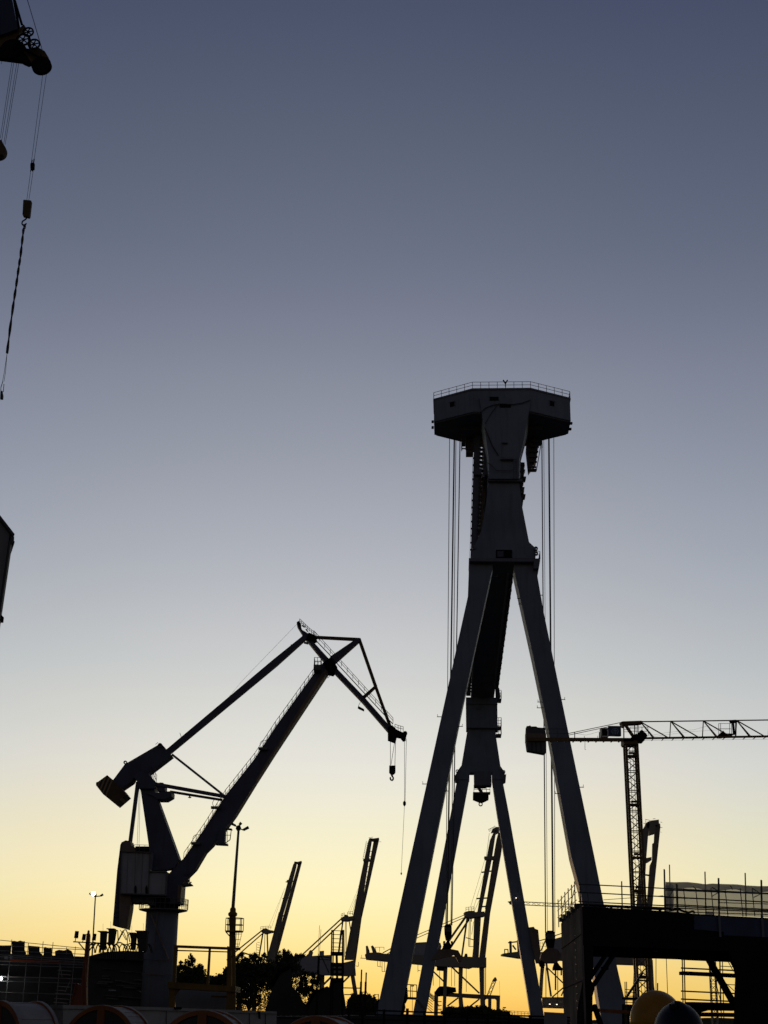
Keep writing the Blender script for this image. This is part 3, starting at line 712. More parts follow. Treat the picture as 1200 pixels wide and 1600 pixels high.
for x, y in ((898, 1144), (936.5, 1144), (934, 1149.5), (913, 1150)): stube(m, ts, (x, 1153), (x, y), .7 if y < 1149 else .4, .2)
spath(m, ts, [(898, 1146), (916, 1148.5), (930, 1145), (936, 1143)], .16, .2)
part('railing', m, M['steel'], tw)
m = MB(); spath(m, ts, [(914, 1158), (914, 1171), (915.5, 1171.5)], .32, .3); part('hanging_bar', m, M['steel'], tw)
m = poly(MB(), ts, [(940.3, 1140.5), (948, 1140.5), (948, 1151), (940.3, 1151)], .7, .2); cab2 = part('switch_cabinet', m, M['black'], tw)
m = MB()
for a_, b_ in (((938.7, 1138.6), (938.7, 1152)), ((949, 1138.6), (949, 1152)), ((938, 1139.3), (949.6, 1139.3)), ((938, 1151.8), (949.6, 1151.8))): sbar(m, ts, a_, b_, 1.7, .75, off=.5)
part('frame', m, M['white'], cab2)
m = poly(MB(), ts, [(950.5, 1134), (970.3, 1134.3), (970.7, 1149.8), (968, 1150.3), (951.5, 1149.8)], .25, .05); sg = part('sign_board', m, M['sign'], tw)
m = MB()
cx, cy = 961, 1142.8
spath(m, ts, [(cx - 5.3, cy + 1.6), (cx - 5, cy - 1.2), (cx - 3.4, cy - 3.6), (cx, cy - 4.7), (cx + 3.4, cy - 3.6), (cx + 5, cy - 1.2), (cx + 5.3, cy + 1.6)], .55, .03)
sbar(m, ts, (cx, cy - 2.4), (cx, cy + 4.6), 1.3, .05, off=.02)
for s in (-1, 1): sbar(m, ts, (cx, cy - 3), (cx + 2.6 * s, cy - .3), 1.1, .05, off=.02); sbar(m, ts, (cx + 3.3 * s, cy + .8), (cx + 3.3 * s, cy + 4.4), 1.0, .05, off=.02)
part('emblem', m, M['signlight'], sg)
# apex and jib
m = poly(MB(), ts, [(970, 1128), (973, 1127), (1001, 1126), (1004, 1126.5), (1004.5, 1129.5), (998, 1130.5), (978, 1131.5), (976, 1135), (973, 1134)], .9, .2); part('apex', m, M['tcrane'], tw)
m = MB(); sbar(m, ts, (976, 1131), (989.5, 1151), 4, .3, off=.3); sbar(m, ts, (974.5, 1133), (974.8, 1153), 1.3, .2, off=.3)
for x in (991.5, 996.8): sbar(m, ts, (x, 1129), (x, 1149), 1.2, .15, off=.3)
stube(m, ts, (985, 1138), (1000, 1139), .3, .3); stube(m, ts, (975, 1143.5), (984, 1143.5), .35, .3); stube(m, ts, (975, 1140), (980, 1140), .35, .3)
m.rail([ts.pt((985, 1149), 0), ts.pt((1013, 1149), 0)], .75, .6, .025)
part('apex_leg', m, M['tcrane'], tw)
JX = 1360
def jt(x): return yl((1004, 1127.6), (1200, 1125), x)
def jb(x): return yl((1004, 1153.6), (1200, 1150.6), x)
m = MB(); sbar(m, ts, (1003, jt(1003)), (JX, jt(JX)), 1.5, .13, off=.6)
for o in (0, 1.2): sbar(m, ts, (1003, jb(1003)), (JX, jb(JX)), 3.0, .13, off=o)
k = 0
for x in (1000.5, 1048, 1099, 1151, 1202, 1254, 1306):
    for o in (0, 1.2):
        A = ts.pt((x, jt(x)), .6)
        m.bar(A, ts.pt((x + 44, jb(x + 44)), o), .09, .09); m.bar(A, ts.pt((x + 20 + o * 2, jb(x + 20)), o), .075, .075)
        if x > 1001: m.bar(A, ts.pt((x - 1.5, jb(x)), o), .075, .075)
for k in range(22):
    x = 1006 + 16 * k; p = ts.pt((x, jb(x)), 0); m.tube(p, ts.pt((x + (8 if k % 2 else -8), jb(x)), 1.2), .04, 4); m.tube(p, p + Vector((0, 1.2, 0)), .035, 4)
part('jib', m, M['tcrane'], tw)
m = MB(); spath(m, ts, [(1005, 1151), (1040, 1145), (1085, 1140), (1110, 1133)], .14, .6); spath(m, ts, [(1004, 1153), (1080, 1143), (1150, 1139)], .12, .6); stube(m, ts, (1007, 1157), (1200, 1155), .15, .6); part('hoist_rope', m, M['rope'], tw)
m = MB(); poly(m, ts, [(1124, 1147), (1127, 1144), (1130, 1141.5), (1134, 1146), (1146, 1146), (1146, 1148), (1134, 1149), (1131, 1151), (1124, 1151)], .9, .2)
poly(m, ts, [(1142, 1125), (1149, 1124.4), (1153, 1125), (1153, 1127.5), (1144, 1128)], .7, .3); sbar(m, ts, (1145, 1127), (1147, 1148), 2.6, .3, off=.5); sbar(m, ts, (1150, 1127), (1149.5, 1151), 1.2, .3, off=.5)
tr = part('trolley', m, M['black'], tw)
m = MB()
for x in (1123, 1126, 1140, 1143): stube(m, ts, (x, 1130.5), (x, 1150), .4, .2)
for y in (1130.5, 1138.5): stube(m, ts, (1123, y), (1142, y), .35, .2)
part('cage', m, M['steel'], tr)

# ================================================================ mobile crane boom head, top corner of the picture
D = 45
ms = Sheet(D); Y = Vector((0, 1, 0))
def mp_(q, o=0): return ms.pt(q, o)
base = Vector((hx(-420, D), D, 0))
mob = thing('mobile_crane', 'dark blue mobile crane boom head with spoked sheaves high above the yard', 'mobile crane', base)
# boom reaching down out of the frame to its carrier
tip0, tip1 = ms.raw(-14, -60), ms.raw(10, 55)
foot_ = base + Vector((0, 0, 3.0))
far_ = ms.raw(-50, -420)
m = MB(); m.loft([[ms.pt(q, o) for q, o in (((-34, -90), 0), ((2, -90), 0), ((2, -90), 1.0), ((-34, -90), 1.0))], [ms.pt(q, o) for q, o in (((-14, 60), 0), ((28, 45), 0), ((28, 45), 1.0), ((-14, 60), 1.0))]])
m.bar(ms.pt((-16, -88), .5), foot_, 1.1, 1.1)
part('boom', m, M['mobile'], mob)
m = MB(); sbar(m, ms, (14, -30), (34, 38), 3.6, .12, off=.1); sbar(m, ms, (22, 0), (30, 46), 3.4, .12, off=.3); part('stay_plate', m, M['black'], mob)
m = poly(MB(), ms, [(-14, 62), (0, 34), (17, 40), (29, 45), (37, 38), (40, 42), (31, 50), (26, 60), (30, 73), (38, 75), (45, 76), (43, 58), (46, 58), (49, 75), (58, 73), (70, 80), (76, 90), (78, 97), (62, 103), (50, 100), (42, 90), (30, 86), (18, 73), (-14, 76)], .2, .15); part('boom_head', m, M['ochre'], mob)
m = poly(MB(), ms, [(-14, 73), (24, 73), (40, 84), (48, 97), (43, 99), (36, 96), (33, 94), (-14, 88)], .24, .13); part('head_frame', m, M['black'], mob)
for q, r in (((44, 50), 9), ((53, 69), 10), ((36.5, 62), 11.5)):
    m = MB(); c = mp_(q, -.1); R = r * ms.m(q); m.ring(c, Y, R, R * .2, .06, 24); m.disc(c, Y, R * .2, .1, 14)
    for k in range(6): e = Vector((math.cos(k * math.pi / 3 + .3), 0, math.sin(k * math.pi / 3 + .3))); m.bar(c + e * R * .2, c + e * R * .85, .035, .04)
    part('sheave', m, M['black'], mob)
for q, r, o in (((20, 78), 18, .2), ((65, 103), 15.5, .1)):
    m = MB(); c = mp_(q, o); R = r * ms.m(q)
    for k in (-.07, .07): m.disc(c + Y * k, Y, R, .05, 28)
    m.disc(c, Y, R * .8, .18, 20); part('sheave', m, M['black'], mob)
m = MB(); sbar(m, ms, (40, 78), (69, 94), 2.2, .1, off=.0); sbar(m, ms, (34, 66), (44, 82), 2.2, .1, off=0); stube(m, ms, (64, 86), (64, 90), 1.4, -.02); part('head_strap', m, M['black'], mob)
m = MB(); stube(m, ms, (31, -40), (66, 78), .55, .3); part('luffing_rope', m, M['rope'], mob)
for x0, x1, y1 in ((19.2, 0.5, 216), (22.2, 2.6, 220), (27, 6, 224), (30.2, 8, 226)):
    m = MB(); stube(m, ms, (x0, 93), (x1, y1), .38, .3); part('hoist_rope', m, M['rope'], mob)
m = MB(); stube(m, ms, (2, 92), (2.5, 100), .3, .4); part('rope_end', m, M['rope'], mob)
m = MB(); m.lathe(mp_((-3, 236), .3) + Vector((0, .25, 0)), [(12 * ms.m((0, 236)), -.25), (12 * ms.m((0, 236)), -.0)], 24, axis=Vector((0, 1, 0)))
poly(m, ms, [(-12, 222), (2, 218), (5, 224), (9, 231), (9.5, 235), (4, 240), (-12, 246)], .22, .05)
part('hook_block', m, M['ochre'], mob)
for x0, x1 in ((66.8, 49.2), (72.5, 53)):
    part('hoist_rope', stube(MB(), ms, (x0, 116), (x1, 252), .36, .2), M['rope'], mob); part('hoist_rope', stube(MB(), ms, (x1 - .5, 262), (x1 - 7.5 + (0 if x0 < 70 else -.6), 314), .36, .2), M['rope'], mob)
m = MB()
for x, y in ((50.2, 250), (53.4, 248.5)): stube(m, ms, (x, y), (x - 1, y + 6), 1.0, .2)
poly(m, ms, [(47.3, 255.5), (49.5, 254), (53.5, 254.3), (53, 263), (49, 264.5), (47.3, 263)], .12, .1)
for x in (48.6, 52): stube(m, ms, (x, 262), (x - .8, 268), .8, .2)
part('anti_two_block_weight', m, M['black'], mob)
m = poly(MB(), ms, [(36.3, 312.5), (38, 312), (48, 313), (49, 314), (46.5, 337), (45, 339), (36, 337), (35, 335)], .14, 0); hb3 = part('hook_block', m, M['ochre'], mob, bevel=.03)
m = MB(); spath(m, ms, [(40, 338), (41.5, 341), (39.5, 343), (35, 346), (34.2, 349.5), (36, 352), (39.6, 351.6), (41, 349)], 1.15, .2); part('hook', m, M['black'], hb3)
t = thing('lifting_sling', 'long twisted wire sling hanging from the hook of the blue mobile crane', 'sling', ms.foot((38, 1590)))
pts = [(38.5, 351), (36.5, 360), (34.5, 378), (32, 400), (29.5, 416), (27, 434), (24, 455), (20.5, 478), (15.5, 515), (11, 552)]
m = MB()
for ph in (0, math.pi):
    pp = []
    for i in range(len(pts) * 4 - 3):
        k, f = divmod(i, 4)
        p = Vector(ms.pt(pts[k], .2)) if k == len(pts) - 1 else Vector(ms.pt(pts[k], .2)).lerp(ms.pt(pts[k + 1], .2), f / 4)
        pp.append(p + Vector((math.cos(i * .9 + ph), math.sin(i * .9 + ph), 0)) * .028)
    m.path(pp, .028, 6)
m.path([ms.pt(q, .2) for q in pts], .032, 6)
part('wire', m, M['rope'], t)
for dx in (0, 2.2):
    m = MB(); spath(m, ms, [(11, 552), (7 + dx * .8, 580), (4 + dx, 596)], .4, .2); part('strand', m, M['rope'], t)
m = MB(); spath(m, ms, [(38.5, 350), (36.8, 354), (37.2, 359), (40.2, 356), (39.8, 350)], .55, .2); spath(m, ms, [(4.5, 596), (1.5, 605), (1, 614), (5.2, 612), (6.2, 600)], .6, .2); poly(m, ms, [(0.5, 612), (3, 610), (4.5, 617), (4, 623), (0, 623)], .1, .15); part('end_loop', m, M['rope'], t)

# carrier, out of the frame
m = MB(); m.box(base + Vector((-1, 0, 1.6)), (9, 2.8, 1.4)); m.box(base + Vector((0.6, 0, 2.9)), (3.4, 2.4, 1.5)); part('carrier', m, M['mobile'], mob)
for k in range(4):
    for s in (-1, 1):
        m = MB(); m.disc(base + Vector((-4.4 + 2.2 * k, 1.35 * s, .75)), Y, .75, .5, 20); part('wheel', m, M['black'], mob)

# ================================================================ clad building at the picture's edge
bs = Sheet(28)
bl = thing('clad_building', 'tall grey metal clad building with dark roof trim and gutter', 'building', bs.foot((-150, 1590)))
bs = Sheet(p=Vector((0,28,0)), n=Vector((0,1,0))); bdir = Vector((-0.36, 1, 0)) * 8
def bpoly(m, pts, off=0.0, k=1.0): return m.prism([bs.pt(q, off) for q in pts], bdir * k)
m = bpoly(MB(), [(-420, 1700), (-420, 560), (-120, 640), (-2, 812), (18, 838), (17.5, 850), (1, 962), (-95, 1610), (-100, 1700)], .1); part('wall', m, M['cladding'], bl)
m = MB(); bpoly(m, [(-120, 637), (-4, 799.5), (23, 834.5), (21, 838.5), (-4, 805), (-120, 643)], -.05, 1.02); part('roof_edge', m, M['trim'], bl)
m = bpoly(MB(), [(17, 839), (22.3, 838.5), (22, 845), (23, 846), (22.5, 849), (17, 849)], -.05, 1.01); part('gutter', m, M['trim'], bl)
m = MB(); sbar(m, bs, (17, 846), (0, 962), 3.0, .12, off=.0); sbar(m, bs, (0, 962), (-97, 1610), 3.0, .12, off=.0); part('corner_post', m, M['trim'], bl)
m = MB(); sbar(m, bs, (16, 835), (-3, 965), .8, .06, off=.0, w2=.8); part('seam', m, M['black'], bl)
m = MB(); p = bs.pt((1, 967), .1); m.box(p, (.08, .2, .12)); part('bracket', m, M['black'], bl)
# ================================================================ quay cranes with raised booms, far across the water
G = 'quay container cranes with raised booms'
def sts_base(label, sh, px): return thing('container_crane', label, 'quay crane', sh.foot((px, 1600)), G)
DG = 5.0                                       # gap between the twin boom girders
def boom(t, sh, L, R, bars, top, lw=.42):
    """L, R: photo outlines of the two boom girders (the right hand one stands farther off)"""
    for pts, o in ((L, 0), (R, DG)):
        b_ = part('boom_girder', poly(MB(), sh, pts, 2.2, o), M['sts'], t)
    for (a, b) in bars:
        A, B = sh.pt(a, 0), sh.pt(b, DG + 1); part('cross_beam', MB().bar(A, B, .8, .8, ref=Vector((0, 0, 1))), M['sts'], t)
    if top: part('boom_tip', poly(MB(), sh, top, DG + 2), M['sts'], t)
def lines(t, name, sh, segs, mt='sts', depth=1.0, off=0, round_=False):
    m = MB()
    for a, b, w in segs:
        if round_: stube(m, sh, a, b, w, off)
        else: sbar(m, sh, a, b, w, depth, off=off)
    return part(name, m, M[mt], t)

# --- crane between the A-frame legs
s3 = Sheet(800); c3 = sts_base('far quay crane with raised boom, seen between the paired A-frame legs', s3, 730)
boom(c3, s3, [(772, 1299), (776, 1295.5), (773.5, 1310), (768.5, 1343), (752, 1425), (748, 1497), (738, 1497), (745, 1430), (747, 1420), (760, 1343), (766, 1312)],
     [(779, 1300), (782, 1302), (785, 1320), (783, 1335), (766, 1427), (758, 1500), (748.5, 1500), (757.6, 1427), (772, 1335), (776, 1312)],
     [((757, 1341), (775, 1342)), ((753, 1363), (768, 1361)), ((745, 1404), (764, 1403)), ((750, 1417), (762, 1416))],
     [(768, 1300), (770, 1295), (775, 1292), (780, 1292), (780, 1300), (776, 1302), (774, 1299)])
m = MB(); poly(m, s3, [(757, 1338), (773, 1337.5), (773, 1343), (758, 1343.5)], 4, -1); part('boom_platform', m, M['sts'], c3)
m = MB()
for k in range(7): stube(m, s3, (765 + k * 1.4, 1300 - k * 1.3), (763.5 + k * 1.6, 1296 - k * 1.0), .3); 
stube(m, s3, (764.5, 1302), (760, 1338), .3); stube(m, s3, (763, 1296), (774, 1291.5), .3)
part('railing', m, M['steel'], c3)
lines(c3, 'forestay', s3, [((757, 1345), (735, 1418), .22), ((757, 1363), (739, 1422), .22), ((750, 1404), (742, 1422), .3), ((754, 1385), (748, 1424), .7), ((768, 1370), (758, 1420), .4)], 'rope', off=1, round_=True)
m = poly(MB(), s3, [(726, 1425), (733, 1423), (742, 1423), (742, 1425), (757, 1424), (758, 1431), (742, 1433), (738, 1434), (728, 1433)], 12, -2); part('apex', m, M['sts'], c3)
m = MB(); m.rail([s3.pt((728, 1424), 0), s3.pt((741, 1423), 0)], 2.2, 1.6, .12); part('railing', m, M['steel'], c3)
lines(c3, 'backstay', s3, [((727, 1429), (640, 1466), .95), ((727, 1433), (640, 1470.5), .95)], off=2)
lines(c3, 'leg', s3, [((728, 1432), (690, 1486), 3.4)], off=0, depth=1.6); lines(c3, 'leg', s3, [((733, 1436), (698, 1490), 3.0)], off=10, depth=1.6)
lines(c3, 'leg', s3, [((730, 1434), (721.5, 1495), 2.6)], off=0, depth=1.6); lines(c3, 'leg', s3, [((743, 1432), (741, 1497), 4.2)], off=0, depth=1.6)
lines(c3, 'brace', s3, [((728, 1465), (740, 1468.5), 1.2), ((733.5, 1434), (732, 1478), .8), ((735.5, 1434), (734, 1478), .8), ((732, 1479), (742, 1479), .8), ((736, 1434), (736, 1440), 2), ((740, 1440), (737, 1460), .6)], off=1, depth=.6)
m = poly(MB(), s3, [(570, 1492), (573, 1488.5), (592, 1488), (600, 1490), (640, 1491), (760, 1496), (760, 1511.5), (741, 1511), (735, 1513), (720, 1511), (690, 1510), (641, 1505), (612, 1502.5), (572, 1498.5)], 14, -1); part('main_girder', m, M['sts'], c3)
m = MB(); stube(m, s3, (563, 1497), (572, 1497.5), .5); stube(m, s3, (565, 1492), (565, 1497), .3)
stube(m, s3, (586, 1480), (600, 1480), .35); stube(m, s3, (600, 1480), (600, 1484), .35); stube(m, s3, (587, 1480), (587, 1487), .35); stube(m, s3, (593, 1480), (593, 1487), .35)
for a, b in (((590, 1502), (590, 1510)), ((590, 1510), (597, 1511)), ((597, 1503), (597, 1518)), ((597, 1518), (602, 1518)), ((601, 1503), (601, 1518)), ((594, 1502), (594, 1510)), ((653, 1505), (653, 1519)), ((653, 1516), (657, 1517))): stube(m, s3, a, b, .4)
part('access_stair', m, M['steel'], c3)
for pts in ([(571.5, 1478), (574.5, 1477.5), (577.5, 1486), (577.5, 1491), (572, 1491)], [(579.5, 1478.5), (582.5, 1477), (585.5, 1481), (588, 1486), (590, 1491), (583, 1491)]):
    part('winch_frame', poly(MB(), s3, pts, 2, 1), M['sts'], c3)
m = poly(MB(), s3, [(645, 1473), (671, 1471.5), (688, 1473), (690, 1479), (686, 1492), (641, 1492)], 14, -1.2); part('machinery_house', m, M['house'], c3)
m = MB(); sbar(m, s3, (598, 1489), (611, 1482), 1.4, .8); sbar(m, s3, (604, 1491), (612, 1486.5), 1.2, .8); sbar(m, s3, (611, 1482), (645, 1467), .9, .5); part('stair_brace', m, M['sts'], c3)
m = MB(); poly(m, s3, [(727, 1490), (730, 1490), (731, 1496), (725, 1496)], 3); poly(m, s3, [(683, 1508), (694, 1508), (694, 1517), (683, 1516)], 5); poly(m, s3, [(676, 1497), (683, 1496), (684, 1508), (677, 1506)], 5); part('operator_cab', m, M['black'], c3)
for pts in ([(693, 1508), (699.5, 1508), (697, 1571), (699, 1583), (699, 1592), (691, 1592), (692.5, 1555)], [(717, 1510), (723.5, 1510), (722, 1551), (725.5, 1583), (726, 1593), (718.5, 1593), (716.5, 1555)], [(749, 1510), (756.5, 1510), (756.5, 1553), (760, 1583), (760.5, 1594), (752, 1594), (750.5, 1558)]):
    part('leg', poly(MB(), s3, pts, 2.4, 1), M['sts'], c3)
m = poly(MB(), s3, [(697, 1550), (716, 1552), (781.5, 1555.5), (781, 1579), (781, 1594), (776, 1594), (776, 1563), (774, 1561), (768, 1561), (767.5, 1593), (763, 1593), (763, 1561), (752, 1561), (697, 1557)], 2.4, 4); part('portal_beam', m, M['sts'], c3)
lines(c3, 'brace', s3, [((706, 1511), (749, 1552), 2.4), ((677, 1518), (694, 1534), 2.2), ((699, 1572), (716, 1559), 2.2), ((726, 1579), (749, 1561), 2.2)], off=2)
for x, y0, y1 in ((705.5, 1509, 1541), (710.5, 1509, 1541), (687, 1511, 1541), (677, 1512, 1540), (728.5, 1512, 1550), (759, 1500, 1553), (757.8, 1500, 1580)): part('hoist_rope', stube(MB(), s3, (x, y0), (x, y1), .4, 3), M['rope'], c3)
m = poly(MB(), s3, [(679, 1551), (684, 1544), (687, 1541), (699, 1541), (704, 1542), (712, 1543), (713, 1550), (702, 1552), (698, 1556), (684, 1557)], 6, 3); part('spreader', m, M['black'], c3)
m = poly(MB(), s3, [(679, 1549), (685, 1549), (684, 1592), (678, 1592)], 2, 3); part('leg', m, M['sts'], c3)
m = MB()
for k in range(7): stube(m, s3, (668 + k * 2, 1548 + k * 1.5), (673 + k * 2.2, 1560 + 2.2 * k), .5, 3); stube(m, s3, (668, 1551 + 4 * k), (676, 1557 + 4.2 * k), .5, 3); 
for y in (1565, 1571, 1577): sbar(m, s3, (683, y), (690, y), 1.2, 1, off=2)
part('access_stair', m, M['steel'], c3)

# --- crane left of the near A-frame
s2 = Sheet(860); c2_ = sts_base('far quay crane with raised boom, behind the dark stair tower', s2, 545)
boom(c2_, s2, [(574.7, 1316), (577, 1310), (581.5, 1311), (580.5, 1318), (571, 1378), (563, 1435), (552, 1500), (538, 1500), (540, 1490), (563, 1372)],
     [(583, 1318), (584.5, 1311), (592.3, 1309.5), (591.5, 1316), (565, 1435), (555.5, 1505), (554, 1523), (544, 1523), (552, 1500), (558, 1453)],
     [((568, 1344), (578, 1344)), ((561, 1385), (572, 1384)), ((557, 1410), (568, 1411)), ((552, 1433), (563, 1433)), ((549, 1455), (559, 1456)), ((547, 1470), (557, 1471))],
     [(576.5, 1312), (577.5, 1309.5), (584, 1310), (592, 1308.8), (592.5, 1311.5), (584, 1313.5)])
m = poly(MB(), s2, [(567.6, 1342), (578, 1341), (578.5, 1345.5), (568, 1347)], 3, -1); part('boom_platform', m, M['sts'], c2_)
m = MB(); 
for k in range(9): stube(m, s2, (574.5 - k * .75, 1318 + k * 3), (571.9 - k * .6, 1317 + k * 3), .3)
stube(m, s2, (572.6, 1314), (567, 1342), .3)
part('railing', m, M['steel'], c2_); part('aerial', stube(MB(), s2, (576, 1309), (583, 1308), .3), M['steel'], c2_); part('aerial', stube(MB(), s2, (591, 1315), (596, 1315.5), .25), M['steel'], c2_)
for k in range(20): part('boom_strut', sbar(MB(), s2, (578 - k * 1.55, 1330 + 8 * k), (583.5 - k * 1.55, 1330.5 + 8 * k), .8, .8, off=2), M['sts'], c2_)
lines(c2_, 'forestay', s2, [((564, 1378), (543, 1428), .18), ((563, 1385), (546, 1428), .2), ((560, 1400), (552, 1430), .5), ((556, 1405), (550, 1430), .3)], 'rope', off=1, round_=True)
m = poly(MB(), s2, [(532.5, 1434), (537, 1432), (539, 1429), (543, 1429.5), (545, 1432), (552, 1431), (553, 1436), (543, 1438.5), (533, 1438)], 12, -2); part('apex', m, M['sts'], c2_)
part('railing', MB().rail([s2.pt((533, 1434), 0), s2.pt((538, 1432), 0)], 2.2, 1.2, .12), M['steel'], c2_)
m = MB(); m.rail([s2.pt((543, 1431), 0), s2.pt((551, 1430), 0)], 2.2, 1.4, .12); part('railing', m, M['steel'], c2_)
lines(c2_, 'backstay', s2, [((534, 1435), (470, 1494), 2.0)], off=0); lines(c2_, 'backstay', s2, [((538, 1438), (477, 1496), 2.0)], off=10)
m = poly(MB(), s2, [(483, 1486), (486, 1484), (489, 1488), (487, 1494), (480, 1496)], 4); part('stay_anchor', m, M['house'], c2_)
lines(c2_, 'leg', s2, [((536, 1437), (529, 1492), 2.2)], off=0, depth=1.6); lines(c2_, 'leg', s2, [((545.3, 1437), (549, 1460), 1.6), ((549, 1462), (540, 1490), 1.8)], off=0, depth=1.6)
lines(c2_, 'leg', s2, [((540, 1438), (538.5, 1495), .9)], off=4); lines(c2_, 'leg', s2, [((541.5, 1438), (541, 1495), .8)], off=8)
m = poly(MB(), s2, [(440, 1496), (478, 1494), (517, 1492), (519, 1523), (500, 1523.5), (478, 1521), (440, 1530)], 16, -1); part('machinery_house', m, M['house'], c2_)
m = poly(MB(), s2, [(517, 1509), (554, 1500), (556, 1524), (543, 1525), (517, 1524)], 10, 0); part('main_girder', m, M['sts'], c2_)
m = poly(MB(), s2, [(547, 1521), (553.5, 1521), (561, 1567), (562, 1594), (554, 1594), (554, 1563)], 2.4, 1); part('leg', m, M['sts'], c2_)
lines(c2_, 'brace', s2, [((546, 1525), (533, 1538), 2.6), ((518, 1526), (500, 1544), 3), ((533, 1543.5), (564, 1544), 1.6), ((538, 1554), (571, 1554.5), 1.5)], off=1)
m = poly(MB(), s2, [(500, 1520), (507, 1520), (505, 1594), (497, 1594)], 2.4, 8); part('leg', m, M['sts'], c2_)
m = MB()
for a, b in (((555, 1509), (560, 1510)), ((560, 1503), (560, 1510)), ((553, 1520), (556, 1520.5))): stube(m, s2, a, b, .4)
part('side_platform', m, M['steel'], c2_)

# --- farthest one to the left
s1 = Sheet(980); c1_ = sts_base('small far quay crane with raised boom, beside the yellow lamp mast', s1, 425)
boom(c1_, s1, [(458, 1351), (460, 1347.5), (464, 1347), (463, 1354), (454, 1390), (443, 1427), (433, 1470), (427, 1503), (415, 1503), (424, 1470), (448.7, 1381)],
     [(464.5, 1354), (465.5, 1347), (471, 1345.5), (470.7, 1350), (451, 1425), (434.7, 1486), (431, 1505), (422, 1505), (430, 1478), (444, 1427)],
     [((447, 1378), (460, 1377)), ((442, 1404), (454, 1403)), ((435, 1431), (447, 1431)), ((430, 1452), (441, 1452)), ((428, 1465), (438, 1465))],
     [(459.5, 1348.5), (460, 1346), (465, 1346.5), (471, 1345), (471, 1347.5), (465, 1349)])
m = poly(MB(), s1, [(448, 1375), (456, 1374), (457, 1378), (449, 1380)], 3, -1); part('boom_platform', m, M['sts'], c1_)
lines(c1_, 'forestay', s1, [((445, 1388), (420, 1448), .16), ((443, 1393), (424, 1450), .16), ((436, 1425), (428, 1456), .4)], 'rope', off=1, round_=True)
m = poly(MB(), s1, [(407, 1454), (412, 1451), (416, 1450.5), (421, 1453), (427, 1454), (427, 1456), (421, 1457), (415, 1459), (409, 1457)], 12, -2); part('apex', m, M['sts'], c1_)
m = MB(); m.rail([s1.pt((407, 1453), 0), s1.pt((423, 1452), 0)], 2.2, 2, .12); part('railing', m, M['steel'], c1_)
lines(c1_, 'backstay', s1, [((408, 1455), (362, 1492), 1.8)], off=0); lines(c1_, 'backstay', s1, [((411, 1458), (362, 1501), 1.6)], off=10)
lines(c1_, 'leg', s1, [((411, 1457), (404.5, 1496), 2.0)], off=0, depth=1.6); lines(c1_, 'leg', s1, [((417.5, 1457), (418.5, 1495), 2.0)], off=0, depth=1.6); lines(c1_, 'leg', s1, [((414, 1458), (413, 1495), .8)], off=6)
lines(c1_, 'girder_edge', s1, [((378, 1488), (419, 1501), 2.2)], off=0)
m = MB()
for k in range(5): sbar(m, s1, (402 - k * .3, 1472 + 4 * k), (406, 1473 + 4 * k), .6, .5)
stube(m, s1, (401, 1473), (400, 1492), .3); part('access_stair', m, M['steel'], c1_)
m = poly(MB(), s1, [(368, 1507), (432, 1503), (432, 1534), (366, 1536)], 16, 0); part('main_girder', m, M['sts'], c1_)
for x in (372, 394, 424): part('leg', poly(MB(), s1, [(x, 1530), (x + 6, 1530), (x + 5, 1594), (x - 1, 1594)], 2.4, 2), M['sts'], c1_)

# --- crane seen behind the dark steel portal, boom almost end on
s4 = Sheet(780); c4 = sts_base('far quay crane with wide twin boom rising behind the tower crane mast', s4, 1000)
boom(c4, s4, [(1004.7, 1297), (1007, 1292), (1012, 1284), (1015, 1287), (1013, 1302), (1010, 1340), (1005.5, 1420), (1004, 1500), (990, 1500), (995, 1425), (1000, 1350)],
     [(1024, 1284), (1031.5, 1287), (1032, 1292), (1026, 1350), (1018.5, 1425), (1016, 1500), (1008, 1500), (1010.5, 1425), (1016, 1352), (1019.5, 1345), (1020, 1318), (1022.5, 1316)],
     [((1009, 1367), (1015, 1368))], [(1010, 1291), (1012, 1284), (1017, 1282), (1029.5, 1280.5), (1030, 1288), (1024, 1289), (1024, 1302), (1015, 1304), (1015, 1294), (1012, 1294)])
m = poly(MB(), s4, [(1007, 1341), (1018, 1339), (1018, 1344), (1013, 1347.5), (1008, 1347)], 5, 0); part('cross_beam', m, M['sts'], c4)
m = MB()
for a, b in (((1008, 1280), (1016, 1282)), ((1005, 1286), (1011, 1288)), ((1005.5, 1294), (1003, 1312)), ((1003, 1312), (1002.5, 1325)), ((1020, 1279.5), (1024, 1279)), ((1032, 1284.5), (1034.5, 1285)), ((1032, 1293), (1035, 1293)), ((1032, 1300), (1033.5, 1300.5)), ((1009, 1281.5), (1009, 1286))): stube(m, s4, a, b, .35)
part('railing', m, M['steel'], c4)
lines(c4, 'forestay', s4, [((1015, 1395), (1009, 1424), .8), ((1012, 1400), (1006, 1424), .5), ((1016, 1296), (1015, 1306), .5)], 'rope', off=1, round_=True)
m = poly(MB(), s4, [(785.5, 1490), (795, 1488.5), (812, 1486.5), (836, 1487), (900, 1489), (1018, 1485), (1020, 1508), (960, 1506), (900, 1501), (850, 1498.5), (812, 1496.5), (803, 1495), (786, 1492.5)], 14, -1); part('main_girder', m, M['sts'], c4)
m = poly(MB(), s4, [(866, 1467), (884, 1462), (900, 1460), (920, 1462), (920, 1489), (862, 1488)], 14, -1.2); part('machinery_house', m, M['house'], c4)
lines(c4, 'backstay', s4, [((838, 1471.5), (853, 1467), 1.4), ((867, 1462), (882, 1457), 1.4), ((845, 1486), (853, 1468), 1.8), ((836, 1477), (844, 1487), 2.6)], off=0)
m = MB()
for x in (840, 844, 848, 853, 857): stube(m, s4, (x, 1472), (x, 1487), .25, 4)
for y in (1473, 1478): stube(m, s4, (838, y), (858, y + 1), .25, 4)
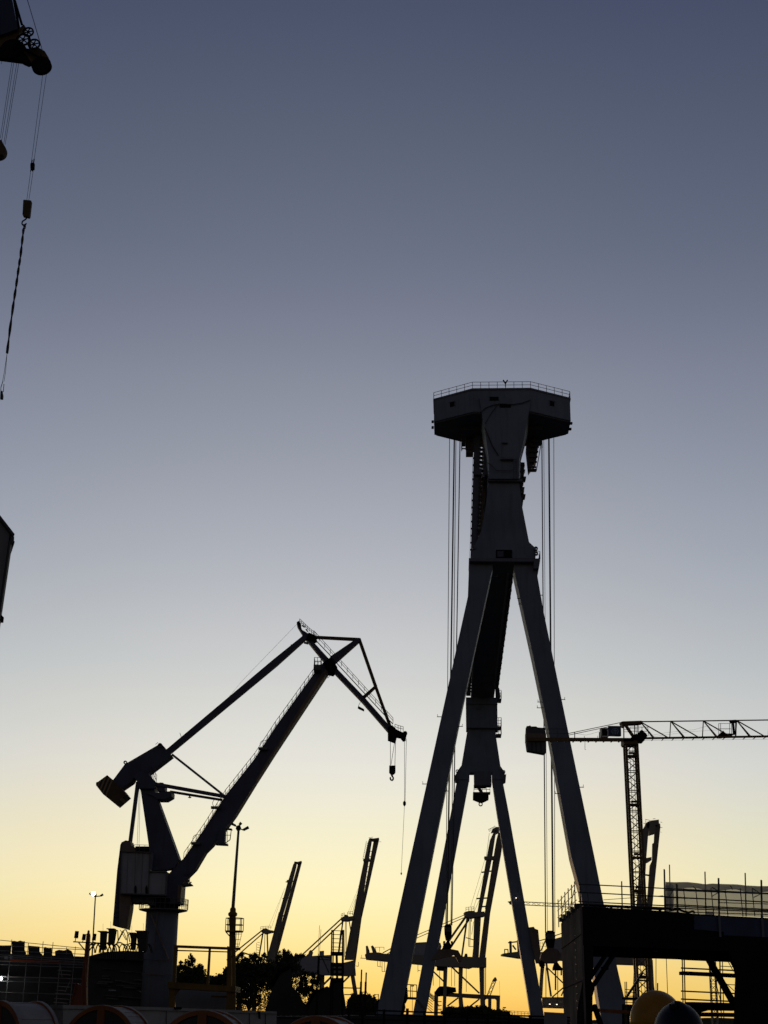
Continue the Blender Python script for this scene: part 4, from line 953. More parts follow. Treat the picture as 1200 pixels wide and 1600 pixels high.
part('railing', m, M['steel'], c4)
for a, b, w in (((797.5, 1470.5), (798, 1489), 3.6), ((809.5, 1469), (810.5, 1488), 3.6), ((794, 1473), (812, 1471), 1.8), ((801, 1477), (806, 1484), 2.2), ((788, 1483.5), (794, 1483.5), 1.2), ((788.5, 1483), (788.5, 1490), 1.2), ((793.5, 1483), (794, 1490), 1.2)):
    part('winch_frame', sbar(MB(), s4, a, b, w, 1.4, off=1), M['sts'], c4)
part('leg', poly(MB(), s4, [(846, 1500), (852, 1500), (848, 1535), (846, 1560), (846, 1594), (840, 1594), (842, 1560)], 2.4, 6), M['sts'], c4)
lines(c4, 'leg', s4, [((853, 1500), (861, 1557), 2.6)], off=0, depth=1.6); lines(c4, 'leg', s4, [((849, 1500), (846, 1560), 2.2)], off=3, depth=1.6)
lines(c4, 'brace', s4, [((855, 1512), (884, 1540), 1.8), ((863, 1558), (884, 1540), 1.8), ((877, 1556), (884, 1540), 1.8), ((912, 1480), (913, 1510), 1), ((918, 1510), (919, 1523), .5), ((955, 1508), (955, 1518), 1)], off=2)
part('leg', poly(MB(), s4, [(1009, 1500), (1020, 1500), (1022, 1540), (1030, 1594), (1020, 1594), (1010, 1530)], 2.4, 4), M['sts'], c4)
part('leg', poly(MB(), s4, [(992, 1500), (997, 1500), (995, 1594), (988, 1594)], 2.4, 4), M['sts'], c4)
m = poly(MB(), s4, [(848, 1558), (884, 1558), (912, 1560), (912, 1577), (848, 1575)], 4, 3); part('portal_beam', m, M['sts'], c4)
m = poly(MB(), s4, [(855, 1484), (862, 1482), (864, 1490), (857, 1492)], 2, -3); part('operator_cab', m, M['black'], c4)
for x, y in ((859, 1569), (870, 1569.5), (882, 1569)):
    m = MB(); m.box(s4.pt((x, y), -.5), (.7, .4, .4)); part('lamp', m, M['lampwarm'], c4)

# ================================================================ other far cranes
fs_ = Sheet(400)
t = thing('luffing_crane', 'slim far lattice jib held level behind the gantry crane leg', 'tower crane', fs_.foot((960, 1600)))
m = MB(); a = fs_.pt((797, 1410.5)); b = fs_.pt((1010, 1421)); m.lattice(a, b, Vector((0, 0, .42)), Vector((0, .5, 0)), .13, .06, 1.5, square=False); part('jib', m, M['sts'], t)
m = poly(MB(), fs_, [(793.5, 1408.5), (799, 1408), (800, 1411), (797, 1413.5), (796, 1411)], .8); part('jib_tip', m, M['sts'], t)
m = MB(); a = fs_.pt((960, 1612), .5); a.z = 0; b = fs_.pt((950, 1415), .5); m.lattice(a, b, Vector((.8, 0, 0)), Vector((0, .8, 0)), .3, .1, 2); part('mast', m, M['sts'], t)
fs_ = Sheet(900)
t = thing('crawler_crane', 'tiny far crane with slanted lattice boom on the skyline', 'crane', fs_.foot((764, 1600)))
m = MB(); m.lattice(fs_.pt((761, 1562)), fs_.pt((773, 1531)), Vector((1.0, 0, 0)), Vector((0, 1.0, 0)), .35, .18, 3, square=False); part('boom', m, M['sts'], t)
m = poly(MB(), fs_, [(770, 1531), (773, 1527), (775, 1527), (777, 1532), (774, 1533), (771, 1534)], 2); part('boom_head', m, M['sts'], t)
m = MB(); stube(m, fs_, (780.5, 1533), (781, 1556), .16); part('rope', m, M['rope'], t)
m = MB(); m.box(fs_.pt((762, 1590)), (8, 5, 9)); part('body', m, M['sts'], t)
fs_ = Sheet(330)
t = thing('tower_crane', 'far slender lattice mast seen through the dark steel portal', 'tower crane', fs_.foot((1113, 1600)))
m = MB(); a = fs_.pt((1118, 1612)); a.z = 0; b = fs_.pt((1109.5, 1428)); m.lattice(a, b, Vector((.62, 0, 0)), Vector((0, .62, 0)), .2, .08, 1.3); part('mast', m, M['sts'], t)
m = MB(); stube(m, fs_, (1117, 1530), (1127, 1567), .4); stube(m, fs_, (1124, 1480), (1126, 1580), .7); part('stay', m, M['sts'], t)
m = MB(); m.box(b, (1.6, 1.6, 1)); part('slewing_ring', m, M['sts'], t)
# ================================================================ ground and far shore
m = MB(); N = 40
xs = [-6000, -3000, -1500, -700, -350, -180, -90, -45, -20, 0, 20, 45, 90, 180, 350, 700, 1500, 3000, 6000]
ys = [-200, -60, -20, 0, 10, 20, 35, 60, 100, 200, 400, 800, 1600, 3200, 9000]
vs = [[m.bm.verts.new((x, y, 0)) for x in xs] for y in ys]
for j in range(len(ys) - 1):
    for i in range(len(xs) - 1): m.bm.faces.new((vs[j][i], vs[j][i + 1], vs[j + 1][i + 1], vs[j + 1][i]))
M['asphalt'] = mat('yard asphalt and concrete', (0.06, 0.058, 0.055), 0.85, 0.35, 0.35, bump=0.3)
single('ground', m, M['asphalt'], None, None, loc=Vector((0, 0, 0)), kind='structure')
m = MB(); hp_ = []
for k in range(121):
    x = -900 + 1800 * k / 120
    hp_.append((x, 5.2 + 2.2 * math.sin(k * .31) + 1.6 * math.sin(k * .83 + 1) + rng.uniform(-.7, .7)))
rings = [[Vector((x, 1500, -1)), Vector((x, 1505, h)), Vector((x, 1560, h * .9)), Vector((x, 1600, -1))] for x, h in hp_]
m.loft(rings, closed=False, caps=False)
single('hills', m, M['leaf'], None, None, loc=Vector((0, 1500, 0)), kind='structure')

# ================================================================ trees and bushes
def leaves(mb, c, rx, ry, rz, n, size):
    for _ in range(n):
        p = c + Vector((rng.gauss(0, .42) * rx, rng.gauss(0, .42) * ry, rng.gauss(0, .42) * rz))
        s = size * rng.uniform(.6, 1.35)
        a = Vector((rng.uniform(-1, 1), rng.uniform(-1, 1), rng.uniform(-1, 1))).normalized(); b = Matrix.Rotation(rng.uniform(0, 6.28), 3, a) @ a.orthogonal().normalized()
        c_ = a.cross(b)
        mb.quad([p + b * s, p + c_ * s * .5, p - b * s, p - c_ * s * .5])
def tree(name, label, cat, sh, px, base_y, blobs, leaf, trunk_r, group, dens=1.0, dz=.8, fill=None):
    """blobs: (px, py, radius x, radius y) in photo pixels; every blob is a limb with twigs and many leaf sprays"""
    f = sh.foot((px, 1600)); t = thing(name, label, cat, f, group)
    k = sh.m((px, 1500)); tb = MB(); cb_ = MB()
    hub = sh.pt((px, 1590), 0); hub.z = max(.5, min(sh.pt((b[0], b[1] + b[3]))[2] for b in blobs) * .8)
    tb.tube(f, hub, trunk_r, 8, trunk_r * .7)
    for (x, y, rx, ry) in blobs:
        c = sh.pt((x, y), rng.uniform(-1.2, 1.2))
        mid = hub.lerp(c, .5) + Vector((rng.uniform(-.2, .2), 0, .25)); tb.tube(hub, mid, trunk_r * .4, 6, trunk_r * .26); tb.tube(mid, c, trunk_r * .26, 5, trunk_r * .12)
        n = max(7, int(rx * ry * .17 * dens))
        for q in range(n):
            while True:
                v = Vector((rng.uniform(-1, 1), rng.uniform(-1, 1), rng.uniform(-1, 1)))
                if v.length < 1.08: break
            e = c + Vector((v.x * rx * k, v.y * rx * k * dz, v.z * ry * k))
            tb.tube(c, c + (e - c) * 1.15, trunk_r * .09, 4, .012)
            rr = rng.uniform(.24, .5)
            leaves(cb_, e, rx * k * rr, rx * k * rr, ry * k * rr * 1.1, int(60 * (rr / .3) ** 1.6 * max(.6, rx * ry / 80)), leaf)
    if fill:
        x0, y0, x1, y1, n = fill
        for _ in range(n):
            q = (rng.uniform(x0, x1), rng.uniform(y0, y1)); leaves(cb_, sh.pt(q, rng.uniform(-2, 2)), .25, .25, .25, 4, leaf)
    part('trunk', tb, M['bark'], t); part('crown', cb_, M['leaf'], t)
    return t
GT = 'trees along the far quay road'
s_ = Sheet(190)
tree('tree', 'sparse tree with spiky twigs, framed by the yellow platform rails', 'tree', s_, 295, 1540, [(297, 1503, 7, 9), (286, 1511, 8, 9), (307, 1512, 8, 8), (278, 1519, 7, 10), (297, 1521, 14, 9), (316, 1517, 6, 7), (297, 1497, 3, 5), (283, 1503, 3, 4), (285, 1526, 14, 7), (309, 1525, 11, 7)], .12, .18, GT, 1.0, fill=(274, 1516, 322, 1540, 600))
tree('tree', 'tree beside the yellow lamp mast, below the leaning boom of the farthest quay crane', 'tree', s_, 388, 1560, [(369, 1500, 6, 9), (382, 1497, 9, 8), (397, 1500, 10, 9), (411, 1494, 6, 7), (376, 1513, 14, 11), (398, 1516, 16, 12), (415, 1512, 10, 10), (374, 1536, 11, 13), (392, 1543, 11, 12), (409, 1538, 9, 11), (378, 1561, 10, 8), (401, 1564, 10, 8)], .125, .3, GT, .8, fill=(362, 1500, 424, 1580, 1700))
tree('tree', 'tall round-topped tree between the two far quay cranes on the left', 'tree', s_, 445, 1560, [(444, 1491, 8, 9), (437, 1499, 7, 9), (451, 1500, 7, 9), (443, 1510, 12, 11), (428, 1520, 11, 12), (430, 1536, 10, 12), (461, 1495, 7, 5), (471, 1497, 6, 5), (458, 1508, 10, 9), (432, 1553, 8, 8)], .125, .28, GT, 1.0, fill=(418, 1500, 470, 1580, 1300))
tree('tree', 'thin-leaved tree showing sky gaps under the grey crane machinery house', 'tree', s_, 488, 1560, [(487, 1526, 7, 8), (477, 1533, 9, 11), (491, 1536, 7, 9), (481, 1549, 10, 9), (499, 1529, 4, 5), (473, 1520, 7, 7), (469, 1545, 7, 8), (489, 1557, 7, 7)], .12, .22, GT, .8, fill=(466, 1518, 500, 1575, 500))
for i, (x, y, rx, ry, lb) in enumerate(((553, 1570, 9, 12, 'rounded bush left of the two upright pipes'), (571, 1568, 11, 12, 'bush behind the two upright pipes'), (586, 1574, 8, 11, 'low bush beside the wide leg of the gantry crane'))):
    tree('bush', lb, 'bush', s_, x, 1590, [(x, y, rx, ry), (x - 4, y + 8, rx, ry * .8), (x + 3, y + 10, rx, ry * .8)], .2, .12, 'bushes by the pipes', 1.8)
tree('hedge', 'dark dense hedge behind the yellow platform and the lamp mast', 'hedge', Sheet(205), 370, 1560, [(276 + 12 * k, 1533 + rng.uniform(-3, 3) - (12 if k > 6 else 0), 10, 8) for k in range(0, 14)], .22, .2, None, 1.6)
for x, y, rx, ry, lb in ((738, 1584, 22, 7, 'low scrub mound at the feet of the far quay crane between the A-frame legs'),):
    tree('shrub', lb, 'shrub', Sheet(420), x, 1592, [(x - 30, y - 2, rx * .6, ry), (x - 14, y, rx * .6, ry), (x, y, rx * .7, ry), (x + 16, y - 1, rx * .6, ry), (x + 30, y + 1, rx * .6, ry), (x + 44, y + 3, rx * .5, ry)], .5, .15, None, 1.6)

# ================================================================ lamp masts
ls = Sheet(120)
t = thing('lamp_mast', 'tall lamp mast on a thick dull yellow pole with caged basket and three unlit heads', 'lamp mast', ls.foot((360, 1600)))
m = MB(); m.tube(ls.pt((362.5, 1610)), ls.pt((363.4, 1432)), .32, 14, .27); m.lathe(ls.pt((363.7, 1427)), [(.27, -.3), (.40, -.15), (.40, 0), (.26, .12), (.26, .35), (.16, .5)], 14); part('pole', m, M['yellow'], t)
m = MB(); m.tube(ls.pt((363.8, 1422)), ls.pt((373, 1293)), .15, 10, .10); part('upper_pole', m, M['steel'], t)
lp = [((373, 1294), (362, 1287), (368, 1290)), ((373, 1294), (377, 1285.5), (374, 1289)), ((373, 1294), (388.5, 1292.5), (380, 1297))]
for a, b, c in lp:
    m = MB(); spath(m, ls, [a, c], .9); sbar(m, ls, c, b, 2.6, .5, 3.4); hd = part('lamp_head', m, M['black'], t)
m = MB(); m.lathe(ls.pt((372.6, 1295)), [(.1, -.2), (.25, 0), (.2, .2), (.08, .3)], 10); part('hub', m, M['black'], t)
m = MB(); c = ls.pt((366, 1455.5), 0); R = .76
m.lathe(c, [(R, -.06), (R, .06)], 16); m.rail([c + Vector((math.cos(k * math.pi / 4 + .2) * R, math.sin(k * math.pi / 4 + .2) * R, 0)) for k in range(9)], 1.08, .7, .035)
m.bar(ls.pt((353, 1456)), ls.pt((359, 1463)), .09, .09); part('basket', m, M['yellow'], t)
m = MB()
for x0, x1 in ((367, 365), (369.5, 368), (373, 371), (378, 373)): stube(m, ls, (x0, 1457), (x1, 1480), .42, -.2)
for y in (1459.5, 1468, 1475, 1479): stube(m, ls, (366, y), (377 - (y - 1457) * .2, y), .42, -.2)
part('ladder_cage', m, M['yellow'], t)
ls = Sheet(200)
t = thing('lamp_mast', 'slim far lamp mast with one burning white flood lamp', 'lamp mast', ls.foot((137, 1600)), None)
m = MB(); m.tube(ls.pt((138, 1600)), ls.pt((149, 1401)), .13, 8, .09); part('pole', m, M['steel'], t)
for pts in ([(149, 1401), (152, 1400.5), (157, 1400), (161, 1397.5)], [(149, 1401), (144, 1398.5), (140, 1396)]):
    m = MB(); spath(m, ls, pts[:-1], .8); sbar(m, ls, pts[-2], pts[-1], 2.2, .4, 2.8); hd = part('lamp_head', m, M['black'], t)
m = MB(); m.lathe(ls.pt((146, 1396.5)), [(.02, -.32), (.26, -.2), (.32, 0), (.26, .2), (.02, .32)], 14); part('bulb', m, M['lampwhite'], t)
m = MB(); m.lathe(ls.pt((149, 1399)), [(.1, -.2), (.2, 0), (.1, .3)], 10); part('hub', m, M['black'], t)

# orange floodlight post
os_ = Sheet(85)
t = thing('floodlight_post', 'orange red tapered post on a triangular foot with a bar of flood lamps', 'floodlight', os_.foot((130, 1600)))
m = poly(MB(), os_, [(126.5, 1540), (130.5, 1505), (134, 1470), (135, 1461), (139.8, 1461), (138.8, 1480), (136, 1520), (135, 1572), (135, 1620), (110, 1620), (111, 1570), (120, 1536)], .35); part('post', m, M['orange'], t, bevel=.02)
m = MB(); sbar(m, os_, (120, 1536), (111, 1572), .8, .5, off=.1); sbar(m, os_, (135, 1505), (136, 1572), .8, .5, off=.1); sbar(m, os_, (129, 1540), (129.5, 1572), 1.2, .42, off=.15); part('edge_plate', m, M['rust'], t)
m = MB(); sbar(m, os_, (114.5, 1471.5), (149, 1473.5), 1.6, .1, off=-.05); sbar(m, os_, (123, 1473), (133, 1485), 1.5, .08, off=-.05); sbar(m, os_, (148, 1474), (139, 1486), 1.5, .08, off=-.05); part('lamp_bar', m, M['black'], t)
for cx, y0, y1, w in ((118.8, 1454.5, 1466, 5.2), (130.4, 1459, 1469, 4.8), (146.5, 1458.5, 1469.5, 5.0)):
    m = poly(MB(), os_, [(cx - w / 2 + 1.2, y0), (cx + w / 2 + .8, y0 + .4), (cx + w / 2 - .5, y1), (cx - w / 2 - .6, y1 - .4)], .22, -.2); stube(m, os_, (cx - .4, y1), (cx - 1.6, 1472), .7, -.1); part('flood_lamp', m, M['black'], t)
m = MB(); m.lathe(os_.pt((138, 1460.5), .15), [(.12, -.02), (.12, .05), (.07, .08), (.07, .2), (.03, .26)], 10); part('cap', m, M['orange'], t)

# ================================================================ yellow frame platform
yf = Sheet(72)
t = thing('steel_platform', 'dull yellow square steel frame with a top rail, standing behind the grey barrier', 'platform', yf.foot((312, 1600)))
m = poly(MB(), yf, [(262, 1534), (368, 1541), (368, 1550), (262, 1544)], 2.6, .0); part('deck', m, M['yellow'], t)
for pts in ([(272, 1476.5), (277.5, 1477), (274, 1536), (269, 1536)], [(326, 1482), (329, 1482), (326, 1539), (322, 1539)], [(355, 1478), (361, 1480), (362, 1541), (354, 1541)]):
    m = poly(MB(), yf, pts, .22, .1); part('post', m, M['yellow'], t)
m = poly(MB(), yf, [(271, 1476.5), (375, 1480.5), (375, 1484.5), (271, 1480.5)], .25, .05); part('top_beam', m, M['yellow'], t)
m = poly(MB(), yf, [(275, 1484), (358, 1486.5), (358, 1488.2), (275, 1486)], .1, .15); part('guard_rail', m, M['yellow'], t)
for pts in ([(264, 1544), (273, 1545), (272, 1612), (263, 1612)], [(354, 1549), (368, 1550), (367, 1612), (352, 1612)]):
    m = poly(MB(), yf, pts, .3, .15); part('leg', m, M['yellow'], t)
m = MB(); poly(m, yf, [(273, 1545), (281, 1546), (277, 1551), (273, 1556)], .2, .2); sbar(m, yf, (330, 1557), (358, 1558), 3, .2, off=.8); sbar(m, yf, (354, 1500), (368, 1492), 1.5, .1, off=.3); part('bracket', m, M['yellow'], t)
m = deep(MB(), Sheet(76), [(274, 1546), (300, 1544), (354, 1549), (356, 1612), (274, 1612)], 3, 0)
single('van_body', m, M['cladding'], 'pale ribbed container standing under the yellow steel frame', 'container', loc=Sheet(76).foot((313, 1600)))

# ================================================================ grey barrier and cable drums
bp0, bp1 = W(100, 1590, 33), W(432, 1590, 38); bp0.z = bp1.z = 0
bn = Vector(((bp1 - bp0).y, -(bp1 - bp0).x, 0)).normalized(); bn = bn if bn.y > 0 else -bn
bsh = Sheet(p=bp0, n=bn)
t = thing('barrier', 'long grey painted steel barrier behind the row of cable drums', 'barrier', (bp0 + bp1) / 2)
m = poly(MB(), bsh, [(99, 1570.5), (240, 1574), (432, 1581), (432, 1640), (97, 1640)], .4); part('panel', m, M['barrier'], t, bevel=.02)
m = poly(MB(), bsh, [(98.5, 1570), (240, 1573.5), (432.5, 1580.5), (432.5, 1584), (240, 1578.5), (98.5, 1576)], .5, -.05); part('top_rail', m, M['barrier'], t)
m = MB()
for x in (150, 205, 260, 330, 390, 415): stube(m, bsh, (x, 1580), (x - .5, 1630), .5, -.02)
part('seam', m, M['trim'], t)
m = MB(); stube(m, bsh, (273, 1575), (283, 1575.5), 1.4, -.1); sbar(m, bsh, (405, 1580), (405.5, 1592), 1.5, .05, off=-.08); part('bracket', m, M['black'], t)

GD = 'wooden cable drums in a row'
def drum(label, px, d, r, yaw, wid, spokes=6):
    v = ray(px, 1590); c = Vector((v.x / v.y * d, d, r))
    t = thing('cable_drum', label, 'cable drum', Vector((c.x, c.y, 0)), GD)
    ax = Vector((math.sin(yaw), math.cos(yaw), 0)); side = Vector((ax.y, -ax.x, 0))
    f0 = c - ax * wid / 2; f1 = c + ax * wid / 2
    for fc in (f0, f1):
        m = MB(); m.ring(fc, ax, r, .085, .08, 48); m.disc(fc, ax, .16, .14, 20)
        fl = part('flange', m, M['rust'], t)
        m = MB(); m.disc(fc + ax * .012, ax, r - .1, .05, 48); part('web', m, M['hull'], fl)
        m = MB()
        for k in range(spokes):
            e = side * math.cos(k * 2 * math.pi / spokes + 1.57) + Vector((0, 0, math.sin(k * 2 * math.pi / spokes + 1.57)))
            m.bar(fc + e * .15, fc + e * (r - .06), .17, .11, ref=ax)
        part('spoke', m, M['rust'], fl)
        m = MB(); m.ring(fc, ax, r + .012, .02, .07, 48); part('tyre', m, M['wood'], fl)
    m = MB(); n = 72
    for k in range(n):
        q = 2 * math.pi * k / n; e = side * math.cos(q) + Vector((0, 0, math.sin(q))); g = side * -math.sin(q) + Vector((0, 0, math.cos(q)))
        R = r - .03 + rng.uniform(-.008, .008); h = math.pi * R / n * .97
        A = [c + e * R + g * (-h) - ax * (wid / 2 - .05), c + e * R + g * h - ax * (wid / 2 - .05), c + e * R + g * h + ax * (wid / 2 - .05), c + e * R - g * h + ax * (wid / 2 - .05)]
        m.prism(A, e * -.03)
    part('lagging', m, M['wood'], t)
drum('cable drum cut by the picture edge, wound wide with pale boards', 27, 28, .96, rad(44), .8)
drum('cable drum with rust brown spoked flange in front of the grey barrier', 172, 31, .94, rad(20), .7)
drum('cable drum below the yellow steel frame, thin pale rim', 324, 27.2, .90, rad(10), .6)
drum('low cable drum in front of the dark stair tower', 505, 26.8, .865, rad(16), .8)

# ================================================================ hull block with scaffold, left
hl = Sheet(150)
m = deep(MB(), hl, [(-160, 1481), (0, 1489.5), (60, 1492), (128, 1494.5), (232, 1494), (234, 1625), (-160, 1625)], 14, 2.2)
hb0 = thing('ship_section', 'long dark primed ship section behind the scaffold, loaded with boxes and hoses', 'ship section', hl.foot((60, 1600))); part('hull', m, M['hull'], hb0)
m = poly(MB(), hl, [(138, 1494), (163, 1487.5), (196, 1485.5), (228, 1487), (230, 1502), (200, 1500), (150, 1498)], 8, 1.6); part('upper_deck', m, M['hull'], hb0)
m = MB()
for k in range(26):
    x = rng.uniform(150, 228); y = rng.uniform(1508, 1566); L_ = rng.uniform(8, 26); sbar(m, hl, (x, y), (min(x + L_, 236), y + L_ * rng.uniform(.02, .12)), rng.uniform(.8, 2), .3, off=rng.uniform(1.6, 2.2))
for k in range(9): x = 167 + 3.2 * k; sbar(m, hl, (x, 1487 + k * .6), (x - .5, 1499), 1.2, .2, off=1.5)
part('stringer', m, M['steel'], hb0)
m = MB()
for (x, y) in ((234, 1552), (236, 1563), (232, 1570)):
    spath(m, hl, [(x - 4, y + 3), (x - 2, y - 3), (x + 3, y - 3), (x + 5, y + 5)], .7, 1.5)
sbar(m, hl, (170, 1547), (181, 1547.5), 1.6, .2, off=1.4); sbar(m, hl, (218, 1549), (226, 1552), 1.2, .2, off=1.4)
part('pipe', m, M['barrier'], hb0)
GB = 'dark boxes standing on the ship section'
for pts, lb in (([(-60, 1478), (17, 1477), (17, 1493), (-60, 1491)], 'low dark box at the picture edge, on the ship section'),
                ([(18.5, 1470.5), (22, 1470), (27, 1471), (32, 1469.5), (36, 1471), (39, 1470.5), (38.5, 1484), (41, 1489), (40, 1494), (18, 1493)], 'tallest dark box with bumpy top on the ship section'),
                ([(44.5, 1477.5), (62, 1479), (62, 1487), (66, 1492), (64, 1495), (44, 1494)], 'flat-topped dark box on the ship section, right of the tallest'),
                ([(68, 1480.5), (71, 1479.5), (76, 1482), (81, 1481), (82, 1495), (68, 1495)], 'lumpy dark box near two scaffold poles on the ship section'),
                ([(86, 1486), (92, 1484), (100, 1485), (106, 1483), (112, 1486), (116, 1496), (86, 1496)], 'lowest heap of dark gear on the ship section, near the orange post')):
    m = deep(MB(), hl, pts, 2, 3.0); single('deck_box', m, M['shed'], lb, 'box', group=GB)
GV = 'ventilation trunks on the ship section'
for pts, lb in (([(154.5, 1455.5), (167, 1455.5), (167, 1457), (165, 1458), (163, 1484), (155.5, 1484), (156.5, 1458)], 'dark ventilation trunk next to the slim lamp mast'),
                ([(168.5, 1451.5), (179, 1451.5), (180, 1453), (176.5, 1474), (168.5, 1476), (169.5, 1454)], 'tallest ventilation trunk, with a bent pipe from its top'),
                ([(202, 1458), (212, 1458), (212, 1460), (209.5, 1484), (204, 1484), (204.5, 1468)], 'ventilation trunk between the crossed rods and the crane column'),
                ([(213, 1455), (230, 1454.5), (228, 1486), (216, 1486)], 'broad ventilation trunk touching the crane column')):
    sv = Sheet(146); t = thing('vent_trunk', lb, 'ventilation trunk', sv.pt((sum(p[0] for p in pts) / len(pts), max(p[1] for p in pts))), GV)
    part('trunk', poly(MB(), sv, pts, 1.0), M['shed'], t)
    x0, x1 = pts[0][0], pts[1][0]; m = MB(); sbar(m, sv, (x0 - .5, pts[0][1]), (x1 + .8, pts[0][1] + .2), 1.2, 1.2, off=.5); stube(m, sv, (x1 - 6, pts[0][1]), (x1 - 6, pts[0][1] - 12), .18, .5); part('lid', m, M['black'], t)
GH = 'hoses looped over the ship section'
hz = Sheet(147)
for i in range(17):
    cx = 142 + i * 5.6; r = rng.uniform(5.5, 11); cy = 1489
    pts = [(cx - r * math.cos(a) + rng.uniform(-.3, .3), cy - (9 + r * .75) * math.sin(a)) for a in [k * math.pi / 8 for k in range(9)]]
    m = MB(); spath(m, hz, pts, rng.uniform(.8, 1.3), rng.uniform(-.5, .9))
    lb = 'black hose arching over the ship section between ventilation trunks'
    single('hose', m, M['rope'], lb, 'hose', group=GH)
m = MB(); spath(m, hz, [(178, 1453), (184, 1454), (184.5, 1470), (181, 1476)], .8, .3); spath(m, hz, [(184, 1470), (192, 1454), (199, 1470)], .6, .5); spath(m, hz, [(184, 1472), (194, 1453), (197, 1453), (201, 1462), (203, 1472)], .8, .6); spath(m, hz, [(199, 1484), (199, 1461), (203, 1459.5)], .7, .3); spath(m, hz, [(188, 1453), (197, 1469)], .6, .5)
single('rod_frame', m, M['steel'], 'frame of bent and crossed rods among the ventilation trunks', 'rod frame')
# scaffold in front of it
def scaffold(label, sh, ups, levels, x0, x1, mt, group=None, r=.55, depth=0.0, ref=None, name='scaffold', extra=None):
    """ups: (x top, y top, x bottom, y bottom); levels: (y at x0, y at x1)"""
    t = thing(name, label, 'scaffold', sh.foot(((x0 + x1) / 2, 1600)), group)
    for xa, ya, xb, yb in ups:
        part('upright', stube(MB(), sh, (xa, ya), (xb, yb), r), M[mt], t)
    for ya, yb in levels:
        part('ledger', stube(MB(), sh, (x0, ya), (x1, yb), r * .9, -.06), M[mt], t)
    return t
def su(x, y0, y1): return (x, y0, x - (y1 - y0) * .098, y1)
t = scaffold('zinc tube scaffold lit faintly against the dark ship section', hl,
    [su(18.5, 1468, 1566), su(44.5, 1474, 1572), su(67.5, 1471, 1575), su(83, 1472, 1500), su(118, 1479, 1572), (94, 1504, 87, 1574), (104, 1480, 104, 1492)],
    [(1484, 1491), (1490, 1500), (1492.5, 1504), (1500, 1508), (1506, 1512), (1525, 1530), (1532, 1537), (1549, 1555), (1466, 1482), (1476, 1484)], -30, 132, 'scaff')
m = MB()
for x0, x1, y in ((91, 112, 1516), (91, 111, 1522), (90, 111, 1541), (88, 104, 1547), (87, 110, 1552), (86, 108, 1560), (85, 106, 1566)): sbar(m, hl, (x0, y), (x1, y + 1.5), 1.0, .6, off=.3)
stube(m, hl, (94, 1508), (97, 1527), .45, -.1); stube(m, hl, (110, 1532), (102, 1550), .45, -.1)
part('stair', m, M['scaff'], t)
m = MB(); sbar(m, hl, (-30, 1525), (109, 1529), 1.8, .8, off=.6); sbar(m, hl, (-30, 1500.5), (130, 1505), 2.0, .8, off=.6); part('deck', m, M['brownsteel'], t)
m = MB(); sbar(m, hl, (16, 1500), (53, 1502), 3.0, .1, off=-.12); sbar(m, hl, (53, 1502), (92, 1502.7), 2.0, .1, off=-.12); part('fascia_board', m, M['redsheet'], t)
m = MB(); poly(m, hl, [(7, 1494), (12, 1494), (12, 1498), (7, 1498)], .4, -.2); poly(m, hl, [(16, 1493), (19, 1493), (19, 1498), (16, 1498)], .4, -.2)
single('tool_crate', m, M['barrier'], 'pale crate standing on the scaffold deck above the red fascia board', 'crate')
m = MB(); m.lathe(hl.pt((0.5, 1529), -.6), [(.02, -.2), (.16, -.12), (.2, 0), (.16, .12), (.02, .2)], 14)
t = thing('work_lamp', 'burning white work lamp on the scaffold at the picture edge', 'lamp', hl.pt((0, 1534), -.6)); part('bulb', m, M['lampwhite'], t)
m = MB(); m.box(hl.pt((-3, 1529.5), -.5), (.3, .3, .5)); part('housing', m, M['black'], t)

# ================================================================ dark sheds, stair tower, pipes
ds = Sheet(112)
t = thing('shed', 'black pitched shed standing left of the dark stair tower', 'shed', ds.foot((448, 1600)))
m = deep(MB(), ds, [(414, 1580), (424, 1548), (438, 1522), (455, 1513), (457, 1542), (468, 1553), (474, 1566), (484, 1574), (484, 1625), (412, 1625)], 9, 0); part('wall', m, M['shed'], t)
m = MB(); sbar(m, ds, (427, 1541), (441, 1519), 1.2, 9.6, off=4.6); sbar(m, ds, (441, 1519), (456, 1511.5), 1.2, 9.6, off=4.6); part('roof', m, M['black'], t)
m = poly(MB(), ds, [(462, 1544), (478, 1542), (492, 1546), (492, 1549), (462, 1548)], 3, 1); single('canopy', m, M['black'], 'thin dark canopy running from the black shed to the stair tower', 'canopy')
t = thing('shed', 'low black shed with domed roof directly around the stair tower base', 'shed', Sheet(108).foot((515, 1600)))
m = deep(MB(), Sheet(108), [(482, 1572), (494, 1552), (504, 1545), (514, 1543), (516, 1532), (534, 1532), (537, 1550), (540, 1568), (541, 1625), (480, 1625)], 7, 1.5); part('wall', m, M['shed'], t)
m = MB(); sbar(m, Sheet(108), (480, 1573), (494, 1551), 1, 7.6, off=5); sbar(m, Sheet(108), (494, 1551), (514, 1543), 1, 7.6, off=5); part('roof', m, M['black'], t)
st = Sheet(105)
t = thing('stair_tower', 'dark scaffold stair tower topped with open rungs, before a far crane', 'stair tower', st.foot((525, 1600)))
for xa, xb, o in ((518.5, 516, 0), (535.5, 533.5, 0), (521, 519, 1.4), (537, 535, 1.4)):
    part('upright', stube(MB(), st, (xa, 1453), (xb, 1612), 1.1, o), M['black'], t)
for y in (1454, 1460, 1466.5, 1473, 1479.5, 1484):
    part('ledger', sbar(MB(), st, (518.5, y), (536, y + .6), .9, .08), M['black'], t)
for y, h in ((1489.5, 5), (1507, 4), (1514, 2), (1522, 2.5), (1531, 6)):
    m = poly(MB(), st, [(516.5, y - h / 2), (536, y - h / 2), (535.6, y + h / 2), (516.4, y + h / 2)], 1.7, -.1); part('landing', m, M['black'], t)
